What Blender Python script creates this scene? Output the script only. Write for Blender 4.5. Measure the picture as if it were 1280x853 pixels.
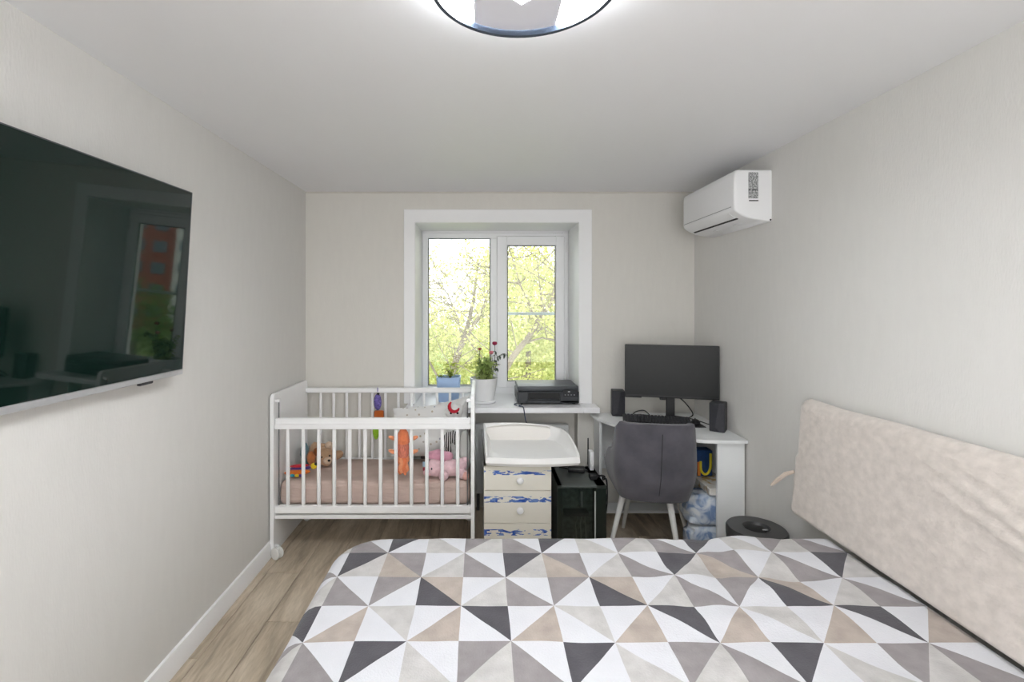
import bpy, bmesh, math, random
from mathutils import Vector, Matrix, Euler, noise
random.seed(7)
PI = math.pi
for o in list(bpy.data.objects): bpy.data.objects.remove(o)
S = bpy.context.scene
COL = S.collection

# ------------------------------------------------------------------ camera
cam = bpy.data.cameras.new('camera'); camo = bpy.data.objects.new('camera', cam); COL.objects.link(camo)
camo.location = (0, 0, 1.57); camo.rotation_euler = (PI/2, 0, 0)
cam.sensor_width = 36; cam.lens = 610/1280*36
cam.shift_x = 39/1280; cam.shift_y = -47.5/1280; cam.clip_start = .02; cam.clip_end = 500
S.camera = camo
# ------------------------------------------------------------------ world: bright overcast sky
SKY_STRENGTH = 3.6
LAMP_STRENGTH = 112
W = bpy.data.worlds.new('overcast_sky'); S.world = W; W.use_nodes = True
nt = W.node_tree; bg = nt.nodes['Background']
tc = nt.nodes.new('ShaderNodeTexCoord'); nz = nt.nodes.new('ShaderNodeTexNoise'); rp = nt.nodes.new('ShaderNodeValToRGB')
nz.inputs['Scale'].default_value = 2.2; nz.inputs['Detail'].default_value = 3
rp.color_ramp.elements[0].position = .3; rp.color_ramp.elements[0].color = (.86, .92, 1, 1)
rp.color_ramp.elements[1].position = .7; rp.color_ramp.elements[1].color = (1, 1, 1, 1)
nt.links.new(tc.outputs['Generated'], nz.inputs['Vector']); nt.links.new(nz.outputs['Fac'], rp.inputs['Fac'])
nt.links.new(rp.outputs['Color'], bg.inputs['Color']); bg.inputs['Strength'].default_value = SKY_STRENGTH
S.view_settings.view_transform = 'Standard'; S.view_settings.look = 'None'
S.view_settings.gamma = 1; S.view_settings.use_curve_mapping = False
S.view_settings.exposure = 0.19
# added soft area fill behind the camera, lifts the far end of the room
fill = bpy.data.lights.new('fill_light', 'AREA'); fill.shape = 'RECTANGLE'; fill.size = 2.6; fill.size_y = 2.0; fill.energy = 42; fill.color = (.97, .985, 1)
fillo = bpy.data.objects.new('fill_light', fill); COL.objects.link(fillo); fillo.location = (.15, -1.2, 1.45); fillo.rotation_euler = (math.radians(94), 0, 0)

# ------------------------------------------------------------------ materials
def srgb(r, g, b):
    f = lambda c: (c/255/12.92) if c/255 <= .04045 else ((c/255+.055)/1.055)**2.4
    return (f(r), f(g), f(b), 1)
MATS = {}
def mk(name, col, rough=.5, metal=0, var=.06, vscale=6, bump=0, bscale=80, spec=.5, sheen=0, emit=0, stretch=None, coat=0):
    if name in MATS: return MATS[name]
    m = bpy.data.materials.new(name); m.use_nodes = True; n = m.node_tree; L = n.links
    b = n.nodes['Principled BSDF']
    b.inputs['Roughness'].default_value = rough; b.inputs['Metallic'].default_value = metal
    b.inputs['Specular IOR Level'].default_value = spec
    if sheen: b.inputs['Sheen Weight'].default_value = sheen; b.inputs['Sheen Roughness'].default_value = .5
    if coat: b.inputs['Coat Weight'].default_value = coat
    t = n.nodes.new('ShaderNodeTexCoord'); mp = n.nodes.new('ShaderNodeMapping')
    L.new(t.outputs['Object'], mp.inputs['Vector'])
    if stretch: mp.inputs['Scale'].default_value = stretch
    nz = n.nodes.new('ShaderNodeTexNoise'); nz.inputs['Scale'].default_value = vscale; nz.inputs['Detail'].default_value = 4
    L.new(mp.outputs['Vector'], nz.inputs['Vector'])
    r = n.nodes.new('ShaderNodeValToRGB')
    c = Vector(col[:3])
    r.color_ramp.elements[0].position = .3; r.color_ramp.elements[0].color = (*(c*(1-var)), 1)
    r.color_ramp.elements[1].position = .7; r.color_ramp.elements[1].color = (*[min(1, x*(1+var)) for x in c], 1)
    L.new(nz.outputs['Fac'], r.inputs['Fac']); L.new(r.outputs['Color'], b.inputs['Base Color'])
    if bump:
        n2 = n.nodes.new('ShaderNodeTexNoise'); n2.inputs['Scale'].default_value = bscale; n2.inputs['Detail'].default_value = 3
        L.new(mp.outputs['Vector'], n2.inputs['Vector'])
        bp = n.nodes.new('ShaderNodeBump'); bp.inputs['Strength'].default_value = bump; bp.inputs['Distance'].default_value = .01
        L.new(n2.outputs['Fac'], bp.inputs['Height']); L.new(bp.outputs['Normal'], b.inputs['Normal'])
    if emit:
        L.new(r.outputs['Color'], b.inputs['Emission Color']); b.inputs['Emission Strength'].default_value = emit
    MATS[name] = m
    return m

wall_m = mk('wallpaper', srgb(224, 222, 218), .75, var=.012, vscale=30, bump=.12, bscale=160, spec=.25, stretch=(1, 1, .25))
ceil_m = mk('stretch_ceiling', srgb(243, 243, 245), .5, var=.004, vscale=3, spec=.3)
white_m = mk('white_plastic', srgb(245, 245, 246), .35, var=.01, vscale=4)
trim_m = mk('white_trim', srgb(246, 246, 246), .45, var=.01, vscale=4)
cot_m = mk('white_lacquer', srgb(249, 249, 249), .35, var=.012, vscale=8)
desk_m = mk('white_laminate', srgb(242, 244, 244), .4, var=.012, vscale=9)
cream_m = mk('cream_laminate', srgb(232, 228, 216), .45, var=.015, vscale=7)
tray_m = mk('tray_plastic', srgb(246, 245, 243), .4, var=.01, vscale=5)
black_m = mk('black_plastic', srgb(30, 30, 32), .42, var=.12, vscale=20)
charcoal_m = mk('charcoal_plastic', srgb(52, 53, 57), .5, var=.1, vscale=30, bump=.1, bscale=300)
dark_m = mk('dark_gap', srgb(14, 14, 15), .6, var=.1)
silver_m = mk('silver_metal', srgb(205, 206, 208), .38, metal=.6, var=.04, vscale=40)
steel_m = mk('grey_steel', srgb(110, 112, 116), .4, metal=.7, var=.05, vscale=30)
grey_m = mk('grey_print', srgb(150, 151, 153), .6, var=.08, vscale=60)
rubber_m = mk('rubber_seal', srgb(60, 62, 64), .7, var=.06)

def wood_mat():
    m = bpy.data.materials.new('oak_laminate'); m.use_nodes = True; n = m.node_tree; L = n.links; b = n.nodes['Principled BSDF']
    b.inputs['Roughness'].default_value = .48; b.inputs['Specular IOR Level'].default_value = .35
    t = n.nodes.new('ShaderNodeTexCoord'); oi = n.nodes.new('ShaderNodeObjectInfo')
    ad = n.nodes.new('ShaderNodeVectorMath'); ad.operation = 'MULTIPLY_ADD'
    ad.inputs[1].default_value = (1, 1, 1)
    sc = n.nodes.new('ShaderNodeVectorMath'); sc.operation = 'SCALE'; sc.inputs[0].default_value = (17, 31, 5)
    L.new(oi.outputs['Random'], sc.inputs['Scale']); L.new(t.outputs['Object'], ad.inputs[0]); L.new(sc.outputs['Vector'], ad.inputs[2])
    mp = n.nodes.new('ShaderNodeMapping'); mp.inputs['Scale'].default_value = (9, 1.3, 1); L.new(ad.outputs['Vector'], mp.inputs['Vector'])
    a = n.nodes.new('ShaderNodeTexNoise'); a.inputs['Scale'].default_value = 1.4; a.inputs['Detail'].default_value = 5; a.inputs['Distortion'].default_value = .8
    g = n.nodes.new('ShaderNodeTexNoise'); g.inputs['Scale'].default_value = 12; g.inputs['Detail'].default_value = 6
    L.new(mp.outputs['Vector'], a.inputs['Vector']); L.new(mp.outputs['Vector'], g.inputs['Vector'])
    r = n.nodes.new('ShaderNodeValToRGB'); e = r.color_ramp.elements
    e[0].position = .28; e[0].color = srgb(158, 145, 128); e[1].position = .66; e[1].color = srgb(216, 202, 182)
    x = e.new(.48); x.color = srgb(196, 181, 160)
    L.new(a.outputs['Fac'], r.inputs['Fac'])
    mx = n.nodes.new('ShaderNodeMixRGB'); mx.blend_type = 'MULTIPLY'; mx.inputs['Fac'].default_value = .35
    r2 = n.nodes.new('ShaderNodeValToRGB'); r2.color_ramp.elements[0].position = .35; r2.color_ramp.elements[0].color = (.6, .57, .53, 1); r2.color_ramp.elements[1].position = .6
    L.new(g.outputs['Fac'], r2.inputs['Fac']); L.new(r.outputs['Color'], mx.inputs['Color1']); L.new(r2.outputs['Color'], mx.inputs['Color2'])
    L.new(mx.outputs['Color'], b.inputs['Base Color'])
    bp = n.nodes.new('ShaderNodeBump'); bp.inputs['Strength'].default_value = .08; L.new(g.outputs['Fac'], bp.inputs['Height']); L.new(bp.outputs['Normal'], b.inputs['Normal'])
    return m
wood_m = wood_mat()

def glass_mat(name, tint=(1, 1, 1, 1), refl=.06):
    m = bpy.data.materials.new(name); m.use_nodes = True; n = m.node_tree; L = n.links
    n.nodes.remove(n.nodes['Principled BSDF']); out = n.nodes['Material Output']
    tr = n.nodes.new('ShaderNodeBsdfTransparent'); tr.inputs['Color'].default_value = tint
    gl = n.nodes.new('ShaderNodeBsdfGlossy'); gl.inputs['Roughness'].default_value = .02
    fr = n.nodes.new('ShaderNodeFresnel'); fr.inputs['IOR'].default_value = 1.45
    mx = n.nodes.new('ShaderNodeMixShader'); L.new(fr.outputs['Fac'], mx.inputs['Fac'])
    L.new(tr.outputs['BSDF'], mx.inputs[1]); L.new(gl.outputs['BSDF'], mx.inputs[2]); L.new(mx.outputs['Shader'], out.inputs['Surface'])
    return m
glass_m = glass_mat('window_glass', (.97, .99, .98, 1))
smoke_m = glass_mat('smoked_glass', (.72, .76, .74, 1))

# ------------------------------------------------------------------ mesh builder
class MB:
    def __init__(s): s.v = []; s.f = []; s.T = Matrix()
    def add(s, vs, fs):
        o = len(s.v); s.v += [tuple(s.T @ Vector(p)) for p in vs]; s.f += [tuple(i+o for i in f) for f in fs]; return s
    def box(s, x0, x1, y0, y1, z0, z1, bv=0, seg=1):
        if bv <= 0:
            return s.add([(x0,y0,z0),(x1,y0,z0),(x1,y1,z0),(x0,y1,z0),(x0,y0,z1),(x1,y0,z1),(x1,y1,z1),(x0,y1,z1)],
                  [(0,3,2,1),(4,5,6,7),(0,1,5,4),(1,2,6,5),(2,3,7,6),(3,0,4,7)])
        bm = bmesh.new(); bmesh.ops.create_cube(bm, size=1)
        for v in bm.verts: v.co = Vector(((x0+x1)/2+v.co.x*(x1-x0), (y0+y1)/2+v.co.y*(y1-y0), (z0+z1)/2+v.co.z*(z1-z0)))
        bmesh.ops.bevel(bm, geom=bm.edges[:], offset=bv, segments=seg, affect='EDGES', profile=.5)
        return s.bm(bm)
    def bm(s, bm):
        bm.verts.index_update()
        s.add([v.co[:] for v in bm.verts], [[v.index for v in f.verts] for f in bm.faces]); bm.free(); return s
    def cbox(s, c, d, bv=0, seg=1): return s.box(c[0]-d[0]/2, c[0]+d[0]/2, c[1]-d[1]/2, c[1]+d[1]/2, c[2]-d[2]/2, c[2]+d[2]/2, bv, seg)
    def tube(s, pts, r, n=8, cap=True):
        pts = [Vector(p) for p in pts]; m = len(pts); rr = r if isinstance(r, (list, tuple)) else [r]*m
        vs = []; up = None
        for i, p in enumerate(pts):
            d = (pts[min(i+1, m-1)]-pts[max(i-1, 0)]).normalized()
            if up is None: up = Vector((0, 0, 1)) if abs(d.z) < .9 else Vector((1, 0, 0))
            a = d.cross(up)
            if a.length < 1e-5: a = d.cross(Vector((1, .3, 0)))
            a.normalize(); b = a.cross(d).normalized(); up = b
            for k in range(n):
                t = 2*PI*k/n; vs.append(p+(a*math.cos(t)+b*math.sin(t))*rr[i])
        fs = []
        for i in range(m-1):
            for k in range(n):
                fs.append((i*n+k, (i+1)*n+k, (i+1)*n+(k+1) % n, i*n+(k+1) % n))
        if cap: fs.append(tuple(range(n))); fs.append(tuple(range((m-1)*n, m*n))[::-1])
        return s.add(vs, fs)
    def lathe(s, prof, c=(0, 0, 0), n=32, M=None, ring=False):
        if ring: prof = list(prof)+[prof[0]]
        vs = []; fs = []; m = len(prof)
        for r, z in prof:
            for k in range(n):
                t = 2*PI*k/n; p = Vector((max(r, 1e-5)*math.cos(t), max(r, 1e-5)*math.sin(t), z))
                if M: p = M @ p
                vs.append(p+Vector(c))
        for i in range(m-1):
            for k in range(n): fs.append((i*n+k, i*n+(k+1) % n, (i+1)*n+(k+1) % n, (i+1)*n+k))
        if not ring: fs.append(tuple(range(n))[::-1]); fs.append(tuple(range((m-1)*n, m*n)))
        return s.add(vs, fs)
    def prism(s, outline, a, b, axis='z'):
        def P(u, v, w): return {'z': (u, v, w), 'x': (w, u, v), 'y': (u, w, v)}[axis]
        n = len(outline); vs = [P(u, v, a) for u, v in outline]+[P(u, v, b) for u, v in outline]
        fs = [tuple(range(n))[::-1], tuple(range(n, 2*n))]+[(i, (i+1) % n, n+(i+1) % n, n+i) for i in range(n)]
        return s.add(vs, fs)
    def ell(s, c, r, rot=(0, 0, 0), n=16, m=10, lump=0, seed=0, pw=1):
        E = Euler(rot).to_matrix(); vs = []; fs = []
        if isinstance(r, (int, float)): r = (r, r, r)
        sg = lambda q: math.copysign(abs(q)**pw, q)
        for i in range(m+1):
            ph = PI*i/m
            for k in range(n):
                t = 2*PI*k/n
                p = Vector((sg(math.sin(ph))*sg(math.cos(t))*r[0], sg(math.sin(ph))*sg(math.sin(t))*r[1], sg(math.cos(ph))*r[2]))
                if lump: p *= 1+lump*noise.noise(p*9/max(.05, max(r))*.15+Vector((seed, seed*2.3, 1)))
                vs.append(E @ p+Vector(c))
        for i in range(m):
            for k in range(n): fs.append((i*n+k, (i+1)*n+k, (i+1)*n+(k+1) % n, i*n+(k+1) % n))
        return s.add(vs, fs)
    def mesh(s, name):
        me = bpy.data.meshes.new(name); me.from_pydata([tuple(v) for v in s.v], [], s.f); me.validate()
        bm = bmesh.new(); bm.from_mesh(me); bmesh.ops.remove_doubles(bm, verts=bm.verts, dist=1e-6)
        bmesh.ops.recalc_face_normals(bm, faces=bm.faces); bm.to_mesh(me); bm.free()
        me.shade_smooth(); me.set_sharp_from_angle(angle=math.radians(38))
        return me
    def build(s, name, mat, parent=None):
        me = s.mesh(name); me.materials.append(mat)
        return link(name, me, parent)
def link(name, me, parent=None, loc=(0, 0, 0)):
    o = bpy.data.objects.new(name, me); COL.objects.link(o); o.location = loc
    if parent: o.parent = parent
    return o
def tag(o, label=None, cat=None, group=None, kind=None):
    if label: o['label'] = label
    if cat: o['category'] = cat
    if group: o['group'] = group
    if kind: o['kind'] = kind
    return o
def thing(name, label, cat, loc=(0, 0, 0), rz=0, group=None):
    o = bpy.data.objects.new(name, None); COL.objects.link(o); o.location = loc; o.rotation_euler = (0, 0, rz)
    o.empty_display_size = .05
    return tag(o, label, cat, group)
def rebase(root, base):
    root.location = base
    for ch in root.children: ch.location = Vector(ch.location)-Vector(base)
def struct(name, mb, mat, parent=None):
    o = mb.build(name, mat, parent)
    if not parent: o['kind'] = 'structure'
    return o
def cat(pts, n=8):
    out = []
    for i in range(len(pts)-1):
        p0, p1, p2, p3 = pts[max(i-1, 0)], pts[i], pts[i+1], pts[min(i+2, len(pts)-1)]
        for k in range(n):
            t_ = k/n; t2 = t_*t_; t3 = t2*t_
            out.append(tuple(.5*(2*p1[q]+(p2[q]-p0[q])*t_+(2*p0[q]-5*p1[q]+4*p2[q]-p3[q])*t2+(3*p1[q]-p0[q]-3*p2[q]+p3[q])*t3) for q in range(len(p1))))
    out.append(tuple(pts[-1])); return out
def arc(cx, cy, r, a0, a1, n): return [(cx+r*math.cos(a0+(a1-a0)*i/n), cy+r*math.sin(a0+(a1-a0)*i/n)) for i in range(n+1)]

# ================================================================== SETTING
XL, XR, YB, YN, ZC = -1.307, 1.594, 3.642, -1.3, 2.40
fl = struct('floor', MB().box(XL-.1, XR+.1, YN-.1, YB+.2, -.15, -.010), mk('floor_underlay', srgb(70, 60, 50), .8))
PW, PL = .192, 1.285
base_plank = MB().box(0, PW-.0022, 0, PL-.0022, -.010, 0, .0012).mesh('plank'); base_plank.materials.append(wood_m)
i = 0; x = XL-.13
offs = [0.35, .95, .1, .7, 1.15, .5, .25, .85]
while x < XR:
    y = YN-.05-offs[i % 8]
    while y < YB+.12:
        w0 = max(x, XL); w1 = min(x+PW, XR); y0 = max(y, YN); y1 = min(y+PL, YB+.11)
        if y1-y0 > .02 and w1-w0 > .01:
            if w1-w0 > PW-.001 and y1-y0 > PL-.001: link('plank', base_plank, fl, (x, y, 0))
            else:
                link('plank', MB().box(0, w1-w0-.0022, 0, y1-y0-.0022, -.010, 0, .0012).mesh('plank'), fl, (w0, y0, 0)).data.materials.append(wood_m)
        y += PL
    x += PW; i += 1
struct('ceiling', MB().box(XL-.1, XR+.1, YN-.1, YB+.1, ZC, ZC+.12), ceil_m)
struct('wall_left', MB().box(XL-.15, XL, YN-.1, YB, -.15, ZC+.1), wall_m)
struct('wall_right', MB().box(XR, XR+.15, YN-.1, YB, -.15, ZC+.1), wall_m)
struct('wall_rear', MB().box(XL-.15, XR+.15, YN-.15, YN, -.15, ZC+.1), wall_m)
WX0, WX1, WZ0, WZ1, YO = -.494, .735, .80, 2.175, 4.22      # window opening
NX0, NX1 = -.50, .722                                        # radiator niche
b = MB()
b.box(XL-.15, WX0, YB, YO, -.15, ZC+.1); b.box(WX1, XR+.15, YB, YO, -.15, ZC+.1); b.box(WX0, WX1, YB, YO, WZ1, ZC+.1)
b.box(WX0, WX1, YB+.12, YO, -.15, .78)
b.box(NX1, WX1, YB, YB+.12, -.15, .78)
struct('wall_back', b, mk('wallpaper_warm', srgb(222, 219, 212), .75, var=.012, vscale=30, bump=.12, bscale=160, spec=.25, stretch=(1, 1, .25)))
bb = lambda pts: pts
struct('baseboard_left', MB().prism([(XL, 0), (XL+.016, 0), (XL+.016, .085), (XL+.011, .098), (XL, .1)], YN, YB, 'y'), trim_m)
struct('baseboard_right', MB().prism([(XR, 0), (XR-.016, 0), (XR-.016, .085), (XR-.011, .098), (XR, .1)], YN, YB, 'y'), trim_m)
struct('baseboard_back', MB().prism([(YB, 0), (YB-.016, 0), (YB-.016, .085), (YB-.011, .098), (YB, .1)], XL+.016, NX0, 'x'), trim_m)
struct('baseboard_rear', MB().prism([(YN, 0), (YN+.016, 0), (YN+.016, .085), (YN+.011, .098), (YN, .1)], XL+.016, XR-.016, 'x'), trim_m)
# architrave round the window opening
t = MB(); y0, y1 = YB-.011, YB
for (a0, a1, c0, c1) in ((-.573, WX0+.004, .82, 2.178), (WX1-.004, .828, .82, 2.178), (-.573, .828, 2.171, 2.268)):
    t.box(a0, a1, y0, y1, c0, c1, .003)
struct('trim_1', t, trim_m)
struct('trim_2', MB().box(XL, XR, YB-.006, YB, ZC-.012, ZC, 0), mk('insert_strip', srgb(205, 200, 192), .6))
# window
win = bpy.data.objects.new('window_1', None); COL.objects.link(win); win['kind'] = 'structure'
FY0, FY1 = 4.05, 4.12
rv = MB()
rv.box(WX0, WX0+.006, YB-.004, FY0, .82, WZ1); rv.box(WX1-.006, WX1, YB-.004, FY0, .82, WZ1); rv.box(WX0, WX1, YB-.004, FY0, WZ1-.006, WZ1)
rv.build('reveal', mk('reveal_panel', srgb(248, 249, 248), .4, var=.01), win)
fz0, fz1, fx0, fx1 = .80, 2.156, -.487, .727
fm = MB()
fm.box(fx0, fx0+.05, FY0, FY1, fz0, fz1, .006); fm.box(fx1-.05, fx1, FY0, FY1, fz0, fz1, .006)
fm.box(fx0+.04, fx1-.04, FY0, FY1, fz1-.05, fz1, .006); fm.box(fx0+.04, fx1-.04, FY0, FY1, fz0, fz0+.085, .006)
fm.box(.078, .142, FY0, FY1, fz0+.08, fz1-.045, .006)
fm.box(WX0, fx0+.002, FY0+.005, FY1, .8, WZ1); fm.box(fx1-.002, WX1, FY0+.005, FY1, .8, WZ1); fm.box(WX0, WX1, FY0+.005, FY1, fz1-.002, WZ1)
fm.build('window_frame', white_m, win)
# left fixed pane
def gasket(x0, x1, z0, z1, y, w=.006):
    g = MB(); g.box(x0-w, x0, y, y+.006, z0-w, z1+w); g.box(x1, x1+w, y, y+.006, z0-w, z1+w); g.box(x0, x1, y, y+.006, z1, z1+w); g.box(x0, x1, y, y+.006, z0-w, z0); return g
gasket(-.431, .072, .892, 2.1, FY0+.012).build('seal', rubber_m, win)
MB().box(-.437, .078, FY0+.018, FY0+.024, .886, 2.106).build('pane', glass_m, win)
# right opening sash
sx0, sx1, sz0, sz1 = .132, .692, .87, 2.125
sm = MB(); sy0, sy1 = FY0-.022, FY0+.04
gx0, gx1, gz0, gz1 = .218, .618, .925, 2.045
sm.box(sx0, gx0, sy0, sy1, sz0, sz1, .006); sm.box(gx1, sx1, sy0, sy1, sz0, sz1, .006)
sm.box(gx0-.008, gx1+.008, sy0, sy1, gz1, sz1, .006); sm.box(gx0-.008, gx1+.008, sy0, sy1, sz0, gz0, .006)
sash = sm.build('sash', white_m, win)
gasket(gx0+.006, gx1-.006, gz0+.006, gz1-.006, sy0+.008).build('seal', rubber_m, sash)
MB().box(gx0, gx1, sy0+.016, sy0+.022, gz0, gz1).build('pane', glass_m, sash)
for hz in (2.03, .98): MB().tube([(sx1+.004, sy0-.004, hz-.04), (sx1+.004, sy0-.004, hz+.04)], .007, 10).build('hinge', white_m, win)
nb = MB(); nb.box(.15, .68, FY1+.005, FY1+.02, 1.468, 1.492, .002); nb.build('insect_screen_bar', mk('bar_grey', srgb(178, 188, 190), .5), win)
sl = MB().box(-.545, WX0, 3.49, YB-.0001, .78, .82, .004); sl.box(WX1, .853, 3.49, YB-.0001, .78, .82, .004); sl.box(WX0-.0005, WX1+.0005, 3.49, FY0, .78, .82, .004)
sill = sl.build('sill', mk('sill_board', srgb(248, 248, 250), .3, var=.01), win)

# ================================================================== OUTSIDE
gm = mk('lawn', srgb(120, 138, 70), .9, var=.3, vscale=.3)
struct('ground', MB().box(-80, 120, 4.6, 160, -7.2, -7), gm)
struct('road', MB().box(-80, 120, 24, 33, -7.0, -6.95), mk('asphalt', srgb(190, 190, 186), .9, var=.05))
bark_m = mk('bark', srgb(118, 108, 92), .9, var=.25, vscale=5, bump=.4, bscale=12)
def leaf_mat(name, c0, c1):
    m = bpy.data.materials.new(name); m.use_nodes = True; n = m.node_tree; L = n.links
    n.nodes.remove(n.nodes['Principled BSDF']); out = n.nodes['Material Output']
    t = n.nodes.new('ShaderNodeTexCoord'); z = n.nodes.new('ShaderNodeTexNoise'); z.inputs['Scale'].default_value = 2.3; z.inputs['Detail'].default_value = 5
    r = n.nodes.new('ShaderNodeValToRGB'); r.color_ramp.elements[0].position = .35; r.color_ramp.elements[0].color = c0; r.color_ramp.elements[1].position = .65; r.color_ramp.elements[1].color = c1
    d = n.nodes.new('ShaderNodeBsdfDiffuse'); tl = n.nodes.new('ShaderNodeBsdfTranslucent'); mx = n.nodes.new('ShaderNodeMixShader'); mx.inputs['Fac'].default_value = .45
    L.new(t.outputs['Object'], z.inputs['Vector']); L.new(z.outputs['Fac'], r.inputs['Fac'])
    L.new(r.outputs['Color'], d.inputs['Color']); L.new(r.outputs['Color'], tl.inputs['Color'])
    L.new(d.outputs['BSDF'], mx.inputs[1]); L.new(tl.outputs['BSDF'], mx.inputs[2]); L.new(mx.outputs['Shader'], out.inputs['Surface'])
    return m
leaf_m = leaf_mat('spring_leaves', srgb(166, 168, 98), srgb(216, 214, 148))
leaf2_m = leaf_mat('far_leaves', srgb(160, 166, 100), srgb(206, 204, 142))
leaf3_m = leaf_mat('bush_leaves', srgb(80, 112, 46), srgb(130, 156, 70))
def leaves(mb, c, size, rnd):
    a = Vector((rnd.gauss(0, 1), rnd.gauss(0, 1), rnd.gauss(0, 1))).normalized(); bq = a.orthogonal().normalized()
    bq.rotate(Matrix.Rotation(rnd.uniform(0, 6.3), 3, a)); cq = a.cross(bq)
    l = size*rnd.uniform(.7, 1.3); w = l*.5
    mb.add([c-bq*l*.5, c+cq*w*.5, c+bq*l*.5, c-cq*w*.5], [(0, 1, 2, 3)])
def quick_mesh(mb, name, mat, parent):
    me = bpy.data.meshes.new(name); me.from_pydata([tuple(v) for v in mb.v], [], mb.f); me.materials.append(mat)
    return link(name, me, parent)
def slender_tree(label, limbs, n_leaf, size, seed, group):
    rnd = random.Random(seed); t = thing('tree', label, 'tree', group=group)
    tips = []; base = limbs[0][0][0]
    for k, (pts, r0, r1) in enumerate(limbs):
        m = len(pts); mb = MB().tube(pts, [r0+(r1-r0)*i/(m-1) for i in range(m)], 8); mb.build('trunk' if k == 0 else 'branch', bark_m, t)
        for a, bq in zip(pts[1:], pts[2:] or pts[1:]): tips.append((Vector(a), Vector(bq)))
    tw = MB(); pts = []
    for a, bq in tips:
        if a.z < -3: continue
        for _ in range(7):
            p = a.lerp(bq, rnd.random()); d = Vector((rnd.uniform(-1, 1), rnd.uniform(-.5, .5), rnd.uniform(-.1, .9))).normalized()
            L = rnd.uniform(.5, 1.4); q = p+d*L*.5+Vector((0, 0, -.03)); e = p+d*L
            tw.tube([p, q, e], [.012, .008, .004], 4); pts += [(p, e)]
            for _ in range(2):
                d2 = (d+Vector((rnd.uniform(-1, 1), rnd.uniform(-.6, .6), rnd.uniform(-.5, .6)))*.8).normalized(); e2 = q+d2*L*.5
                tw.tube([q, e2], [.006, .003], 3); pts.append((q, e2))
    o = quick_mesh(tw, 'twigs', bark_m, t); o['kind'] = 'stuff'
    lf = MB()
    for _ in range(n_leaf):
        p, e = rnd.choice(pts); c = p.lerp(e, rnd.uniform(.3, 1.15))+Vector((rnd.gauss(0, .1), rnd.gauss(0, .12), rnd.gauss(0, .1)))
        leaves(lf, c, size, rnd)
    o = quick_mesh(lf, 'foliage', leaf_m, t); o['kind'] = 'stuff'
    rebase(t, base)
slender_tree('pale grey forked tree in front of the left window pane', [
    ([(-1.276, 10.44, -7), (-1.102, 10.44, -3.731), (-0.719, 10.44, -0.251), (-0.487, 10.44, 0.468), (-0.29, 10.44, 1.025), (-0.151, 10.44, 1.663), (-0.058, 10.44, 2.475)], .11, .02),
    ([(-0.464, 10.44, 0.538), (-0.186, 10.324, 1.048), (0.07, 10.266, 1.489), (0.186, 10.208, 2.011), (0.348, 10.208, 2.533)], .045, .012),
    ([(-0.394, 10.44, 0.735), (-0.487, 10.208, 1.257), (-0.696, 10.092, 1.779), (-1.102, 9.976, 2.185)], .022, .008),
    ([(-0.766, 10.44, -0.309), (-1.16, 10.556, 0.387), (-1.566, 10.672, 0.793), (-1.74, 10.672, 1.953)], .03, .01)], 2600, .075, 3, 'trees outside the window')
slender_tree('leaning tree crossing the right window pane with thin bare limbs', [
    ([(-0.558, 7.998, -7), (-0.186, 7.998, -1.75), (0.186, 7.998, 0.11), (0.512, 7.998, 0.668), (0.837, 7.998, 1.086), (1.163, 7.998, 1.598), (1.321, 7.998, 2.249)], .085, .02),
    ([(0.698, 7.998, 0.91), (1.023, 8.091, 0.993), (1.581, 8.184, 0.854)], .02, .008),
    ([(0.93, 7.998, 1.226), (0.651, 8.091, 1.877), (0.465, 8.184, 2.528)], .02, .008)], 2200, .075, 5, 'trees outside the window')
def crown_tree(label, x, y, zc, r, n, seed, mat=None, size=.15, group='trees outside the window'):
    rnd = random.Random(seed); t = thing('tree', label, 'tree', group=group)
    MB().tube([(x, y, -7), (x+.1, y, -3), (x-.1, y, zc-.4*r), (x, y, zc+r*.5)], [.16, .13, .09, .03], 8).build('trunk', bark_m, t)
    lf = MB(); cl = []
    while len(cl) < 60:
        d = Vector((rnd.uniform(-1, 1), rnd.uniform(-1, 1), rnd.uniform(-1, 1)))
        if .3 < d.length < 1: cl.append(d)
    for _ in range(n):
        d = rnd.choice(cl)+Vector((rnd.gauss(0, .13), rnd.gauss(0, .13), rnd.gauss(0, .13)))
        leaves(lf, Vector((x+d.x*r, y+d.y*r*.8, zc+d.z*r*1.1)), size, rnd)
    o = quick_mesh(lf, 'foliage', mat or leaf2_m, t); o['kind'] = 'stuff'
    rebase(t, (x, y, -7))
for q in ((-3.9, 13.8, -.2, 2.4, 8000, 11, 'broad yellow-green tree beyond the left end of the window'),
          (-1.4, 20.6, -1.2, 2.4, 9000, 12, 'low rounded yellow-green tree behind the forked tree'),
          (1.5, 14.5, .6, 2.4, 11000, 13, 'dense yellow-green tree filling the right window pane'),
          (3.9, 19.5, -.2, 2.4, 9000, 14, 'pale tree far back at the right edge of the right pane'),
          (-4.2, 26, .6, 3.4, 9000, 15, 'tall hazy tree far back behind the left pane'),
          (3.2, 26, 1.6, 3.4, 10000, 16, 'tall hazy tree far back behind the right pane')):
    crown_tree(q[6], *q[:6])
crown_tree('dark green bushy tree in front of the red apartment block', 19, 28, -3.2, 3.6, 4500, 18, leaf3_m, .3, 'trees by the red block')
crown_tree('second dark green bushy tree beside the road near the red block', 27, 31, -3.6, 3.4, 4500, 19, leaf3_m, .3, 'trees by the red block')
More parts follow.
